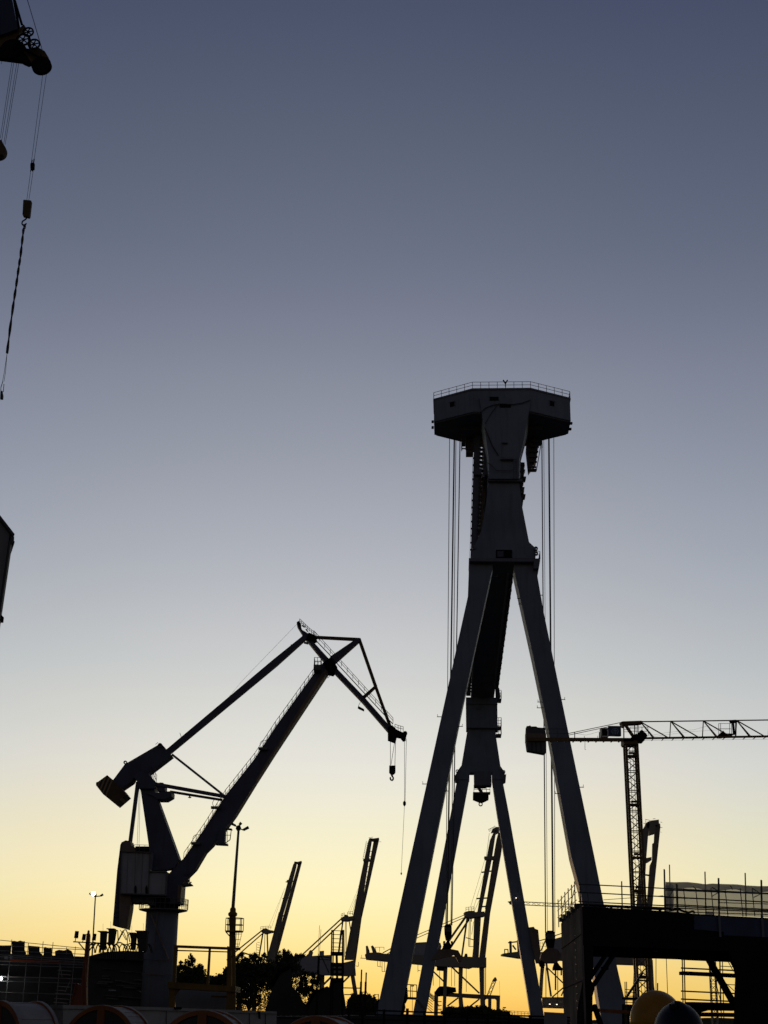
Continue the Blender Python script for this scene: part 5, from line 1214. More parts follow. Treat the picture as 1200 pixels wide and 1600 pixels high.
m = MB(); sbar(m, st, (533, 1454), (529, 1490), 2.2, .5, off=.5); sbar(m, st, (526, 1490), (527, 1535), 3.2, .8, off=.4); sbar(m, st, (519, 1520), (521, 1508), 1, .3, off=.2); sbar(m, st, (519, 1540), (534, 1528), 1.4, .5, off=.2); part('flight', m, M['black'], t)
m = MB(); m.rail([st.pt((517, 1525)), st.pt((535, 1525.5))], .9, .5, .05); part('railing', m, M['black'], t)
t = thing('lamp_gantry', 'dark bracketed mast with two whip aerials left of the stair tower', 'mast', st.foot((495, 1600)))
m = MB(); stube(m, st, (499, 1493), (494, 1612), .9, .5); stube(m, st, (497.5, 1490), (492, 1612), .8, 1.0); part('pole', m, M['black'], t)
m = MB(); stube(m, st, (499.3, 1446), (497, 1493), .35, .5); stube(m, st, (501.5, 1452), (499, 1493), .35, .5); part('aerial', m, M['black'], t)
m = MB(); sbar(m, st, (498, 1494), (517, 1497), 1.4, .2, off=.5); sbar(m, st, (499, 1499), (517, 1500), 1.0, .2, off=.5); sbar(m, st, (503, 1496), (514, 1520), 1.4, .2, off=.5); stube(m, st, (502, 1496), (505, 1499), .9, .5); part('arm', m, M['black'], t)
m = poly(MB(), st, [(499, 1486), (506, 1485.5), (506, 1493), (499, 1494)], .5, .3); part('box', m, M['barrier'], t)
GP = 'upright pipes'
for x, y0, lb in ((565, 1515, 'taller of the two dark upright pipes beside the bushes'), (572.3, 1519.5, 'shorter of the two dark upright pipes beside the bushes')):
    t = thing('pipe', lb, 'pipe', st.foot((x - 2, 1600)), GP)
    part('upper_tube', stube(MB(), st, (x, y0), (x - 1, 1548), 1.15, n=10), M['black'], t); part('sleeve', stube(MB(), st, (x - .8, 1534), (x - 3, 1612), 1.7, n=10), M['black'], t)
    m = MB(); stube(m, st, (x - 1.2, 1549), (x - 1.2, 1552), 2.2, n=10); sbar(m, st, (x - 3, 1551), (x + 1, 1550), 1, .2); part('clamp', m, M['black'], t)
t = thing('ladder', 'small upright ladder leaning at the foot of the wide gantry leg', 'ladder', Sheet(130).foot((587, 1600)))
sl = Sheet(130)
for x0, x1 in ((584.5, 583.5), (591.5, 589)): part('rail', stube(MB(), sl, (x0, 1553), (x1, 1605), .55), M['black'], t)
for y in (1554, 1561.5, 1569, 1576): part('rung', stube(MB(), sl, (584.3, y), (591, y), .45), M['black'], t)
m = MB(); poly(m, Sheet(118), [(538, 1583), (586, 1584), (586, 1588), (538, 1587)], 1)
single('kerb_block', m, M['barrier'], 'pale low kerb block behind the dark quay railing, near the pipes', 'kerb block')

# quay wall and railing across the middle distance
q0, q1 = W(430, 1590, 52), W(885, 1597, 64); q0.z = q1.z = 0
qn = Vector((-(q1 - q0).y, (q1 - q0).x, 0)).normalized(); qn = qn if qn.y > 0 else -qn
qs = Sheet(p=q0, n=qn)
m = poly(MB(), qs, [(428, 1588), (560, 1587), (700, 1589), (850, 1591.5), (890, 1592), (890, 1640), (428, 1640)], .6, .3); single('quay_wall', m, M['hull'], 'low dark quay wall under the railing in the middle distance', 'wall')
t = thing('railing', 'long dark three-bar quay railing running below the gantry crane feet', 'railing', (q0 + q1) / 2)
for a, b in (((540, 1577), (890, 1590)), ((540, 1584), (890, 1595)), ((430, 1590), (890, 1600))):
    part('rail', stube(MB(), qs, a, b, .8), M['black'], t)
for x in (545, 567, 600, 636.5, 663.5, 695, 730, 762, 795, 828, 860): part('post', sbar(MB(), qs, (x, yl((540, 1575), (890, 1588), x) - (3 if x in (636.5,) else 0)), (x, 1630), 1.8 if x in (567, 636.5, 663.5) else 1.1, .1), M['black'], t)
rs = Sheet(260)
t = thing('railing', 'thin far railing with close posts, between the far leg and the low mound', 'railing', rs.foot((810, 1600)))
for y in (0, 2.5): part('rail', stube(MB(), rs, (787, 1579 + y), (832, 1581.5 + y), .28), M['black'], t)
for k in range(9): part('post', stube(MB(), rs, (788 + 5.3 * k, 1579 + .3 * k), (788 + 5.3 * k, 1600), .3), M['black'], t)
for x, y, lb in ((788, 1574.5, 'flat lamp head on a short pole over the far railing'), (745, 1571.5, 'flat lamp head on a short pole below the crane portal beam'), (644.5, 1540.5, 'flat lamp head on a short pole between the left pair of legs')):
    s9 = Sheet(420); t = thing('street_lamp', lb, 'street lamp', s9.foot((x, 1600)), 'far flat street lamps')
    part('pole', stube(MB(), s9, (x, y), (x - .5, 1612), .35), M['sts'], t); part('lamp_head', sbar(MB(), s9, (x - 2.2, y), (x + 2.4, y), 1.7, .8), M['sts'], t)
m = deep(MB(), Sheet(62), [(850, 1581), (886, 1583), (886, 1625), (850, 1625)], 2, .5); single('site_cabin', m, M['cladding'], 'small blue grey cabin beside the dark steel portal', 'cabin')
# ================================================================ dark steel portal on the right with scaffold on top
a_ = W(907, 1590, 65); b_ = W(1200, 1590, 70.3); a_.z = b_.z = 0
pn = Vector((-(b_ - a_).y, (b_ - a_).x, 0)).normalized(); pn = pn if pn.y > 0 else -pn
ps = Sheet(p=a_, n=pn); pv = (b_ - a_).normalized()
back = W(881, 1590, 76); back.z = 0
portal = thing('steel_portal', 'huge black steel portal section with a plated side wall and diagonal braces', 'steel structure', ps.foot((1040, 1600)))
side = back - a_
def ppoly(m, pts, k=1.0, off=0.0): return m.prism([ps.pt(q, off) for q in pts], side * k)
A = ps.pt((906.5, 1417)); Bk = Vector((back.x, back.y, W(881, 1443, 76).z))
m = MB(); m.prism([Vector((A.x, A.y, 0)), A, Bk, Vector((back.x, back.y, 0))], pv * .12); part('side_wall', m, M['plate'], portal)
m = MB()
for k in range(12):
    f = .25 + .015 * (k % 2); z = A.z * (.35 + .05 * k); p = A.lerp(Bk, f); p.z = z * .98; m.box(p - pv * .02, (.05, .07, .06))
part('rivet', m, M['scaff'], portal)
m = MB()
for f0, f1, z0, z1 in ((0, 1, .82, .80), (0, 1, .52, .50), (0, 1, .22, .2)):
    p = A.lerp(Bk, f0); q = A.lerp(Bk, f1); m.bar(Vector((p.x, p.y, A.z * z0)) - pv * .03, Vector((q.x, q.y, A.z * z1)) - pv * .03, .05, .05, ref=pv)
part('seam', m, M['plate'], portal)
m = ppoly(MB(), [(910.5, 1415.8), (1038, 1423.5), (1085, 1428), (1110, 1429.5), (1330, 1441), (1330, 1495), (1200, 1489), (1139, 1486), (917, 1477.5), (910.5, 1477.5)], .96, 0); part('beam', m, M['black'], portal)
m = ppoly(MB(), [(910.5, 1477.5), (927, 1478.2), (927, 1528), (924, 1532), (929, 1540), (929, 1546), (926, 1556), (925, 1622), (910.5, 1622)], .3, .02); part('column', m, M['black'], portal)
_rv = ray(1150, 1560); _rv = Vector((_rv.x / _rv.y, 1, 0)) * 8
m = MB().prism([ps.pt(q, .02) for q in [(1139, 1486), (1330, 1494), (1330, 1625), (1146, 1625), (1147, 1560), (1149, 1521), (1144, 1500)]], _rv); part('column', m, M['black'], portal)
for p0, p1, w, o in (((956, 1478), (920, 1531), 3.4, .6), ((968, 1478), (927, 1540), 3.8, .8), ((1099, 1484), (1152, 1578), 7, 1), ((1140, 1490), (1194, 1588), 8, .2), ((928, 1570), (946, 1622), 5, 1)):
    part('brace', sbar(MB(), ps, p0, p1, w, .2, off=o), M['black'], portal)
m = poly(MB(), ps, [(945, 1511), (951, 1509), (951, 1515), (946, 1517)], .3, 1); poly(m, ps, [(1058, 1483), (1071, 1484), (1067, 1494), (1065, 1498), (1063.5, 1497)], .4, 1); poly(m, ps, [(1015, 1481), (1028, 1481), (1026, 1485), (1023, 1487.2), (1020, 1486)], .4, 1); part('lug', m, M['black'], portal)
m = MB(); m.ring(ps.pt((1023.3, 1484.3), 1), pn, .1, .035, .1, 12); part('eye', m, M['scaff'], portal)
for a, b in (((1025, 1486), (1025, 1560)), ((1040.5, 1482), (1044, 1575)), ((1027.5, 1536), (1027.5, 1560))): part('hanging_wire', stube(MB(), ps, a, b, .42 if b[0] != 1027.5 else .8, 1.2), M['rope'], portal)
m = MB(); sbar(m, ps, (926, 1578), (1000, 1583), 4, .4, off=3); part('tie_beam', m, M['rust'], portal)
m = MB(); sbar(m, ps, (1086, 1571.5), (1150, 1575), 6, .6, off=3); sbar(m, ps, (1076, 1568), (1150, 1570), 4, .6, off=4); sbar(m, ps, (1090, 1585), (1150, 1586), 5, .6, off=3); part('tie_beam', m, M['black'], portal)
for x in (985, 1057.5, 1090, 1135): m = MB(); poly(m, ps, [(x, 1483 + (x - 985) * .03), (x + 8, 1483.3 + (x - 985) * .03), (x + 8, 1480 + (x - 985) * .03), (x, 1480 + (x - 985) * .03)], .5, .5); part('stiffener', m, M['black'], portal)
pass
m = MB(); spath(m, ps, [(1030, 1423), (1036, 1419.5), (1043, 1419), (1050, 1422), (1060, 1420.5), (1068, 1424), (1076, 1426), (1083, 1423.5), (1085, 1427)], 1.3, .4); spath(m, ps, [(970, 1419), (980, 1416.5), (992, 1420), (1004, 1419)], .9, .3)
single('cable_heap', m, M['rope'], 'heap of black cables lying on top of the dark steel portal', 'cable')

# railing scaffold on the portal
def pl(y0, y1, x): return yl((906, y0), (1200, y1), x)
t = thing('scaffold', 'open scaffold guard rails along the top of the dark steel portal', 'scaffold', ps.pt((970, 1420)))
for y0, y1 in ((1381.5, 1396), (1394, 1409.5), (1408.5, 1423), (1412.5, 1425)):
    part('guard_rail', stube(MB(), ps, (904, y0), (1330, pl(y0, y1, 1330)), .7, .15), M['darkscaff'], t)
for x, y0, y1 in ((906, 1378, 1417), (918, 1394, 1416), (971.3, 1377, 1420), (1037.7, 1358, 1424), (1057, 1381, 1426)):
    part('upright', stube(MB(), ps, (x, y0), (x + 1, y1), .8, .1), M['darkscaff'], t)
part('brace', stube(MB(), ps, (943, 1406), (1036, 1399.5), .35, .3), M['darkscaff'], t)
m = MB()
for k in range(15): x = 925 + 8 * k; sbar(m, ps, (x, pl(1413, 1426, x)), (x + 5, pl(1416, 1428, x)), .5, .1, off=.5)
sbar(m, ps, (906, 1413), (1040, 1421), 1.3, .8, off=.8); part('toe_board', m, M['darkscaff'], t)
# stepped scaffold climbing the side wall edge
t = thing('scaffold', 'stepped scaffold rails along the sloping edge of the plated side wall', 'scaffold', (A + Bk) / 2)
def sidept(f, dz): p = A.lerp(Bk, f); return Vector((p.x, p.y, p.z + dz))
for f in (1.0, .8, .6, .42, .25, .1):
    q = sidept(f, 0); part('upright', MB().tube(q - pv * .15 - Vector((0, 0, .2)), q - pv * .15 + Vector((0, 0, 1.25)), .026, 6), M['darkscaff'], t)
for dz in (.3, .65, 1.05):
    part('ledger', MB().tube(sidept(1.0, dz) - pv * .2, sidept(0, dz) - pv * .2, .024, 6), M['darkscaff'], t)
for f0, f1 in ((1, .75), (.5, .25)): part('brace', MB().tube(sidept(f0, .3), sidept(f1, 1.0), .02, 5), M['darkscaff'], t)
for k in range(5):
    q = sidept(.1 + .2 * k, .12); part('toe_board', MB().box(q, (.35, .3, .22)), M['darkscaff'], t)

# sheeted enclosure
t = thing('sheeted_scaffold', 'scaffold enclosure wrapped in pale translucent plastic sheeting on the dark portal', 'scaffold', ps.pt((1120, 1425)))
TOP = [(1040, 1378.5), (1055, 1379), (1073, 1378.6), (1090, 1380.3), (1102, 1382.2), (1112, 1381), (1130, 1381.8), (1152, 1382.3), (1165, 1384), (1185, 1385), (1200, 1385), (1330, 1391)]
m = MB(); rows = 9
nx = 60; grid = []
def topy(x):
    for (x0, y0), (x1, y1) in zip(TOP, TOP[1:]):
        if x0 <= x <= x1: return lin((x0, y0), (x1, y1), 0) if False else y0 + (y1 - y0) * (x - x0) / (x1 - x0)
    return TOP[-1][1]
for off_, jit in ((2.6, .05),):
    for j in range(rows + 1):
        row = []
        for i in range(nx + 1):
            x = 1040 + 290 * i / nx; y0 = topy(x); y1 = pl(1420, 1433.5, x)
            y = y0 + (y1 - y0) * j / rows
            row.append(m.bm.verts.new(ps.pt((x, y), off_ + jit * math.sin(i * 1.7 + math.sin(j * 1.1) * 1.2) + .04 * math.sin(i * .6 + j))))
        grid.append(row)
for j in range(rows):
    for i in range(nx): m.bm.faces.new((grid[j][i], grid[j][i + 1], grid[j + 1][i + 1], grid[j + 1][i]))
part('back_sheet', m, M['sheet'], t, smooth=True)
m = MB(); n2 = 12; up_, lo_ = [], []
for i in range(nx + 1):
    x = 1040 + 290 * i / nx; p = ps.pt((x, topy(x)), 2.6)
    q = ps.pt((x, topy(x) + 9 + 1.5 * math.sin(i * .5)), .9)
    up_.append(m.bm.verts.new(p + Vector((0, 0, .02)))); lo_.append(m.bm.verts.new(q))
for i in range(nx): m.bm.faces.new((up_[i], up_[i + 1], lo_[i + 1], lo_[i]))
part('roof_sheet', m, M['sheet'], t, smooth=True)
m = MB(); g2 = []
for j in range(rows + 1):
    row = []
    for i in range(13):
        f = i / 12; y0 = 1379 + (4 if i else 0); y1 = 1424
        base_ = ps.pt((1040 + 12 * f, y0 + (y1 - y0) * j / rows), 2.5 - 2.2 * f)
        row.append(m.bm.verts.new(base_ + pv * .07 * math.sin(i * 2.3 + j * .3) * min(1, j / 2)))
    g2.append(row)
for j in range(rows):
    for i in range(12): m.bm.faces.new((g2[j][i], g2[j][i + 1], g2[j + 1][i + 1], g2[j + 1][i]))
part('end_sheet', m, M['sheet'], t, smooth=True)
for x, y0, y1, o, r in ((1038.4, 1359, 1425, .3, .7), (1046, 1351, 1424, 2.5, .7), (1057.7, 1382, 1426, .2, 1.0), (1101.5, 1362, 1430, 2.5, .8), (1122.7, 1372, 1462, .1, 1.1), (1164.3, 1364, 1432, 2.5, .8), (1189.5, 1375, 1465, .1, 1.1), (1230, 1366, 1436, 2.5, .8), (1256, 1378, 1466, .1, 1.1)):
    part('upright', stube(MB(), ps, (x, y0), (x + 1.6, y1), r, o), M['darkscaff'], t)
for x, o in ((1070, 1.5), (1089, 1.5), (1113, 1.2), (1135, 1.8), (1158.5, 1.2), (1177, 1.2)):
    part('inner_strut', stube(MB(), ps, (x - 2, 1388), (x + 2.5, 1432), .55, o), M['darkscaff'], t)
for y0, y1, xa, xb, o, r in ((1385.5, 1396.5, 1038, 1330, .05, .8), (1397, 1408.5, 1040, 1122, .4, .6), (1404, 1412.5, 1122, 1330, 2.2, .5), (1420, 1429, 1086, 1330, 2.2, .5), (1406, 1421, 1038, 1330, .05, .7)):
    part('ledger', stube(MB(), ps, (xa, pl(y0, y1, xa)), (xb, pl(y0, y1, xb)), r, o), M['darkscaff'], t)
for a, b in (((1083, 1385), (1090, 1392)), ((1112, 1386), (1122, 1392)), ((1141, 1384), (1145, 1390)), ((1112, 1401), (1123, 1394)), ((1176, 1388), (1188, 1396)), ((1178, 1402), (1190, 1396)), ((1046, 1400), (1053, 1390))):
    part('knee_brace', stube(MB(), ps, a, b, .5, .4), M['darkscaff'], t)
m = poly(MB(), ps, [(1085, 1430.5), (1330, 1443), (1330, 1470), (1131, 1461.5), (1131, 1456), (1085, 1452)], .04, -.06)
part('blue_tarpaulin', m, M['bluesheet'], t)
for x in (1123.5, 1190.5): part('sheet_strip', sbar(MB(), ps, (x, 1430), (x + 2, 1464), 3.5, .03, off=-.12), M['girder'], t)

# scaffold bays behind the portal
bs_ = Sheet(92)
t = thing('scaffold', 'tall scaffold bays seen through the opening of the dark steel portal', 'scaffold', bs_.foot((1105, 1600)))
for x0, x1 in ((1065.5, 1066.5), (1068.5, 1070), (1124.5, 1126), (1128, 1130)): part('upright', stube(MB(), bs_, (x0, 1470), (x1 + 1.5, 1610), .95 if x0 < 1070 else .7), M['darkscaff'], t)
for y, w in ((1499.5, 1.0), (1513, 1.2), (1549, 1.2), (1561.5, 1.2)): part('ledger', stube(MB(), bs_, (1064, y - .5), (1150, y + 3.5), w * .95), M['darkscaff'], t)
for y in (1493, 1507, 1523.5, 1535): part('ledger', stube(MB(), bs_, (1124, y + 2.5), (1150, y + 4), .6, 1), M['darkscaff'], t)
part('deck', sbar(MB(), bs_, (1064, 1520.5), (1150, 1524.5), 5, 1.2), M['black'], t)
for a, b in (((1127, 1482), (1146, 1518)), ((1126, 1529), (1147, 1548)), ((1117, 1530), (1127, 1568)), ((1130, 1484), (1150, 1490))): part('brace', stube(MB(), bs_, a, b, .6, .5), M['darkscaff'], t)
t = thing('scaffold', 'small scaffold stack beside the tower crane mast, low in the portal opening', 'scaffold', bs_.foot((985, 1600)))
for x in (976.5, 979): part('upright', stube(MB(), bs_, (x, 1534), (x + 1, 1608), .7), M['darkscaff'], t)
for y in (1546, 1550, 1556, 1562, 1566): part('ledger', stube(MB(), bs_, (976, y), (994, y + 1), .55), M['darkscaff'], t)
part('deck', sbar(MB(), bs_, (974, 1559.5), (996, 1560.5), 3, 1), M['black'], t)
part('brace', sbar(MB(), bs_, (979, 1558), (1004, 1520), 3.2, .2), M['darkscaff'], t)
_rv = ray(1000, 1590); _rv = Vector((_rv.x / _rv.y, 1, 0)) * 4
m = MB().prism([Sheet(96).pt(q) for q in [(972, 1569), (1072, 1573), (1076, 1569), (1095, 1569), (1150, 1571), (1150, 1579), (1110, 1578), (1095, 1582), (1095, 1625), (972, 1625)]], _rv); single('site_container', m, M['black'], 'long dark container behind the two helmets', 'container')

# ================================================================ the two workers whose helmets show
def person(label, x, d, top_z, helmet, tilt, gender=1.0, turn=0.0):
    v = ray(x, 1597); bx = v.x / v.y * d
    H = top_z - .045; k = H / 1.76
    J = [ # x, y, z, radius x, radius y, parent
        (0, 0, .97, .155, .115, -1), (0, 0, 1.12, .145, .105, 0), (0, .0, 1.32, .165, .115, 1), (0, .01, 1.46, .11, .085, 2), (0, .015, 1.53, .056, .06, 3),
        (0, .03, 1.60, .068, .085, 4), (0, .025, 1.69, .076, .095, 5), (0, .015, 1.745, .06, .075, 6)]
    def arm(s):
        n = len(J); J.extend([(s * .19, 0, 1.43, .062, .062, 3), (s * .24, -.01, 1.15, .047, .047, n), (s * .235, .06, .91, .032, .036, n + 1), (s * .232, .085, .835, .036, .018, n + 2)])
        for i, (dx, dl) in enumerate(((-.028, .075), (-.010, .09), (.010, .085), (.028, .065))):
            q = len(J); J.append((s * (.232) , .085 + dx * 1.0, .79, .011, .011, n + 3)); J.append((s * .222, .09 + dx * 1.05, .79 - dl * .55, .0095, .0095, q)); J.append((s * .208, .094 + dx * 1.05, .79 - dl, .008, .008, q + 1))
        q = len(J); J.append((s * .222, .125, .85, .013, .013, n + 3)); J.append((s * .21, .145, .81, .010, .010, q))
    for s in (-1, 1): arm(s)
    for s in (-1, 1):
        n = len(J); J.extend([(s * .10, 0, .88, .095, .095, 0), (s * .115, .01, .50, .062, .064, n), (s * .12, -.02, .10, .042, .046, n + 1), (s * .125, .03, .05, .042, .05, n + 2), (s * .135, .15, .035, .042, .03, n + 3)])
    me = bpy.data.meshes.new('person'); o = bpy.data.objects.new('person', me); C.objects.link(o)
    me.from_pydata([(a * k, b * k, c * k) for a, b, c, *_ in J], [(i, j[5]) for i, j in enumerate(J) if j[5] >= 0], [])
    md = o.modifiers.new('skin', 'SKIN'); md.use_smooth_shade = True
    sv = me.skin_vertices[0].data
    for i, j in enumerate(J): sv[i].radius = (j[3] * k, j[4] * k); sv[i].use_root = (i == 0)
    o.modifiers.new('sub', 'SUBSURF').levels = 2; o.modifiers['sub'].render_levels = 2
    dg = bpy.context.evaluated_depsgraph_get(); dg.update()
    nm = bpy.data.meshes.new_from_object(o.evaluated_get(dg)); o.modifiers.clear(); o.data = nm
    for mm in ('jacket', 'trousers', 'skin', 'boot'): nm.materials.append(M[mm])
    for p in nm.polygons:
        z = p.center.z / k; p.use_smooth = True
        p.material_index = 3 if z < .12 else 2 if (z > 1.50 or (z < .88 and abs(p.center.x / k) > .19 and p.center.y / k > .05)) else 1 if (z < .93 and abs(p.center.x / k) < .2) else 0
    o.location = (bx, d, 0); o.rotation_euler = (0, 0, turn); o['label'] = label; o['category'] = 'person'
    ORIG[o.name] = Vector((0, 0, 0))
    # face and ears
    hz = 1.655 * k
    m = MB(); m.loft([[Vector((-.012, .115 * k, hz + .03)), Vector((.012, .115 * k, hz + .03)), Vector((.008, .105 * k, hz + .035))], [Vector((-.018, .112 * k, hz - .02)), Vector((.018, .112 * k, hz - .02)), Vector((0, .145 * k, hz - .015))]])
    for s in (-1, 1): m.lathe(Vector((s * .082 * k, .02, hz)), [(.008, -.032), (.016, -.01), (.018, .012), (.006, .032)], 8)
    part('nose_and_ears', m, M['skin'], o)
    m = MB(); m.bar(Vector((-.025, .118 * k, hz - .05)), Vector((.025, .118 * k, hz - .05)), .012, .012, ref=Vector((0, 0, 1))); part('mouth', m, M['rust'], o)
    for s in (-1, 1): m = MB(); m.lathe(Vector((s * .03, .112 * k, hz + .03)), [(.002, -.01), (.011, 0), (.002, .01)], 8); part('eye', m, M['white'], o)
    # helmet: shell with ridge, brim and a peak to the front
    zc = top_z - .145; shell = []
    nseg = 48
    for i in range(11):
        a = i / 10 * math.pi / 2; zz = .145 * math.sin(a); rr = math.cos(a) if i < 10 else .001
        ring = []
        for q in range(nseg):
            t_ = 2 * math.pi * q / nseg; ex = math.cos(t_) * .118 * rr; ey = math.sin(t_) * .142 * rr
            ridge = .007 * math.exp(-(ex / .022) ** 2) * (1 if i > 1 else 0)
            ring.append(Vector((ex, ey + .015, zc + zz + ridge)))
        shell.append(ring)
    m = MB(); m.loft([[p + Vector((0, 0, -.03)) for p in shell[0]]] + shell)
    h_ = part('helmet', m, M[helmet], o, smooth=True)
    m = MB(); ri, ro_ = [], []
    for q in range(nseg):
        t_ = 2 * math.pi * q / nseg; g = .016 + (.045 * max(0, math.sin(t_)) ** 2)
        ri.append(Vector((math.cos(t_) * .117, math.sin(t_) * .141 + .015, zc - .022))); ro_.append(Vector((math.cos(t_) * (.117 + .014), math.sin(t_) * (.141 + g) + .015, zc - .034)))
    m.loft([ri, ro_, [p - Vector((0, 0, .006)) for p in ro_], [p - Vector((0, 0, .006)) for p in ri]], caps=False); part('brim', m, M[helmet], h_, smooth=True)
    if helmet == 'bhelmet':
        m = MB(); m.box(Vector((-.052, -.05, zc + .125)), (.02, .03, .02)); m.box(Vector((-.028, -.055, zc + .14)), (.016, .028, .018)); part('clip', m, M['black'], h_)
    else:
        m = MB()
        pts = [Vector((math.cos(a) * .075 - .01, -.02 - .04 * math.sin(a), zc + .02 + .112 * math.sin(a))) for a in [math.pi * q / 12 for q in range(13)]]
    o.rotation_euler = (0, 0, turn)
    return o
person('worker in dark jacket with a yellow safety helmet, turned sideways', 1023, 7.3, 1.851, 'yhelmet', 0, turn=rad(-78))
person('worker in dark jacket with a dark blue safety helmet, close beside the yellow one', 1062, 6.85, 1.7955, 'bhelmet', 0, turn=rad(10))
# ---------------------------------------------------------------- camera, sky, sun
cam = bpy.data.cameras.new('camera'); co = bpy.data.objects.new('camera', cam); C.objects.link(co)
cam.sensor_fit = 'VERTICAL'; cam.sensor_height = 36.0; cam.lens = FPX / 1600 * 36.0
cam.clip_start = 0.1; cam.clip_end = 20000
co.matrix_world = Matrix(((_r.x, _u.x, -_f.x, 0), (_r.y, _u.y, -_f.y, 0), (_r.z, _u.z, -_f.z, EYE), (0, 0, 0, 1)))
S.camera = co

SUN_AZ = -1.5
w = bpy.data.worlds.new('World'); S.world = w; w.use_nodes = True
nt = w.node_tree; bg = nt.nodes['Background']
tc = nt.nodes.new('ShaderNodeTexCoord'); sp = nt.nodes.new('ShaderNodeSeparateXYZ'); nt.links.new(tc.outputs['Generated'], sp.inputs[0])
def mnode(op, a, b=None):
    n = nt.nodes.new('ShaderNodeMath'); n.operation = op
    for i, v in enumerate((a, b)):
        if v is None: continue
        if isinstance(v, (int, float)): n.inputs[i].default_value = v
        else: nt.links.new(v, n.inputs[i])
    return n.outputs[0]
z2 = mnode('SQRT', mnode('ADD', mnode('MULTIPLY', sp.outputs['Z'], sp.outputs['Z']), 0.06 ** 2))
cb = nt.nodes.new('ShaderNodeCombineXYZ')
nt.links.new(sp.outputs['X'], cb.inputs[0]); nt.links.new(sp.outputs['Y'], cb.inputs[1]); nt.links.new(z2, cb.inputs[2])
nrm = nt.nodes.new('ShaderNodeVectorMath'); nrm.operation = 'NORMALIZE'; nt.links.new(cb.outputs[0], nrm.inputs[0])
sky = nt.nodes.new('ShaderNodeTexSky'); sky.sky_type = 'NISHITA'; sky.sun_disc = False
sky.sun_elevation = rad(-2.0); sky.sun_rotation = rad(SUN_AZ)
nt.links.new(nrm.outputs[0], sky.inputs[0])
# twilight glow: how the clear dusk air over the water tints each height of the sky
cr = nt.nodes.new('ShaderNodeValToRGB'); cr.color_ramp.interpolation = 'LINEAR'
GAIN = [(0.0, (1, 1, 1)), (1.0, (1, 1, 1))]
GAIN = [(0.0014, (0.925, 1.011, 0.736)), (0.0173, (0.978, 1.236, 1.074)), (0.0472, (1.052, 1.375, 1.508)), (0.0819, (1.187, 1.513, 1.65)), (0.1262, (1.392, 1.554, 1.593)), (0.1712, (1.583, 1.617, 1.683)), (0.2166, (1.734, 1.636, 1.573)), (0.2622, (1.758, 1.588, 1.499)), (0.3525, (1.598, 1.426, 1.36)), (0.4396, (1.367, 1.216, 1.195)), (0.4812, (1.196, 1.064, 1.094)), (0.5213, (1.028, 0.952, 1.001)), (0.5959, (0.855, 0.817, 0.893)), (0.6608, (0.698, 0.682, 0.837)), (1.0, (0.558, 0.546, 0.67))]
GS = 4.0 * 1.2
el = cr.color_ramp.elements
while len(el) < len(GAIN): el.new(0.5)
for e_, (p_, c_) in zip(el, GAIN):
    e_.position = p_; e_.color = (c_[0] / 4, c_[1] / 4, c_[2] / 4, 1)
nt.links.new(mnode('MAXIMUM', sp.outputs['Z'], 0.0), cr.inputs['Fac'])
mx = nt.nodes.new('ShaderNodeMix'); mx.data_type = 'RGBA'; mx.blend_type = 'MULTIPLY'; mx.inputs['Factor'].default_value = 1.0
nt.links.new(sky.outputs[0], mx.inputs['A']); nt.links.new(cr.outputs[0], mx.inputs['B'])
# the side of the sky away from the afterglow lies in the blue grey shadow of the earth
sx_, sy_ = math.sin(rad(SUN_AZ)), math.cos(rad(SUN_AZ))
hor = mnode('SQRT', mnode('ADD', mnode('ADD', mnode('MULTIPLY', sp.outputs['X'], sp.outputs['X']), mnode('MULTIPLY', sp.outputs['Y'], sp.outputs['Y'])), 0.03))
ca = mnode('DIVIDE', mnode('ADD', mnode('MULTIPLY', sp.outputs['X'], sx_), mnode('MULTIPLY', sp.outputs['Y'], sy_)), hor)
azf = mnode('MULTIPLY', mnode('ADD', ca, 1.0), 0.5)
def ramp(stops, fac):
    n = nt.nodes.new('ShaderNodeValToRGB'); de = n.color_ramp.elements
    while len(de) < len(stops): de.new(0.5)
    for e_, (p_, c_) in zip(de, stops): e_.position = (p_ + 1) / 2; e_.color = (*(q / 1.2 for q in c_), 1)
    nt.links.new(fac, n.inputs['Fac']); return n.outputs['Color']
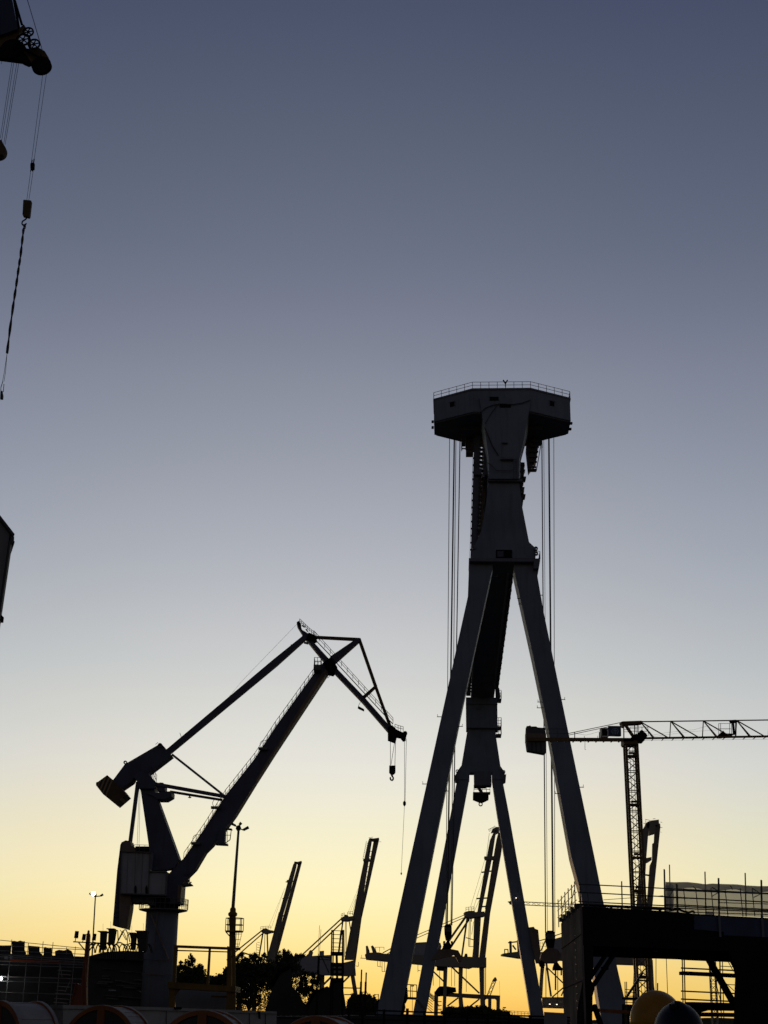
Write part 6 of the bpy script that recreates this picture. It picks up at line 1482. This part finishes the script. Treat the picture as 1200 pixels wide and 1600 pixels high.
DARK = [(-1.0, (.43, .49, .57)), (-.5, (.43, .49, .57)), (.2, (.44, .49, .57))]
high = ramp(DARK + [(.7, (.52, .58, .68)), (.945, (.82, .86, .91)), (.965, (.87, .90, .92)), (.985, (.95, .965, .975)), (1.0, (1, 1, 1))], azf)
low = ramp(DARK + [(.7, (.74, .70, .70)), (.945, (1.02, .91, .92)), (.965, (1.08, .91, .85)), (.99, (1.05, .98, .95)), (1.0, (1.0, 1, 1))], azf)
zr = nt.nodes.new('ShaderNodeMapRange'); zr.inputs['From Min'].default_value = 0.09; zr.inputs['From Max'].default_value = 0.24
nt.links.new(sp.outputs['Z'], zr.inputs['Value'])
dk = nt.nodes.new('ShaderNodeMix'); dk.data_type = 'RGBA'
nt.links.new(zr.outputs['Result'], dk.inputs['Factor']); nt.links.new(low, dk.inputs['A']); nt.links.new(high, dk.inputs['B'])
m2 = nt.nodes.new('ShaderNodeMix'); m2.data_type = 'RGBA'; m2.blend_type = 'MULTIPLY'; m2.inputs['Factor'].default_value = 1.0
nt.links.new(mx.outputs['Result'], m2.inputs['A']); nt.links.new(dk.outputs['Result'], m2.inputs['B']); mx = m2
sc_ = nt.nodes.new('ShaderNodeVectorMath'); sc_.operation = 'SCALE'; sc_.inputs['Scale'].default_value = GS
nt.links.new(mx.outputs['Result'], sc_.inputs[0]); nt.links.new(sc_.outputs[0], bg.inputs['Color'])
bg.inputs['Strength'].default_value = 0.125

sun = bpy.data.lights.new('sun', 'SUN'); so = bpy.data.objects.new('sun', sun); C.objects.link(so)
sun.energy = 0.05; sun.angle = rad(3.0); sun.color = (1.0, 0.62, 0.33)
sd = Vector((math.sin(rad(SUN_AZ)), math.cos(rad(SUN_AZ)), math.tan(rad(0.8))))
so.rotation_euler = sd.to_track_quat('Z', 'Y').to_euler()
S.view_settings.view_transform = 'Standard'; S.view_settings.look = 'None'
S.view_settings.gamma = 1.0; S.view_settings.exposure = 3.0; S.view_settings.use_curve_mapping = False
S.cycles.max_bounces = 6; S.cycles.transparent_max_bounces = 12
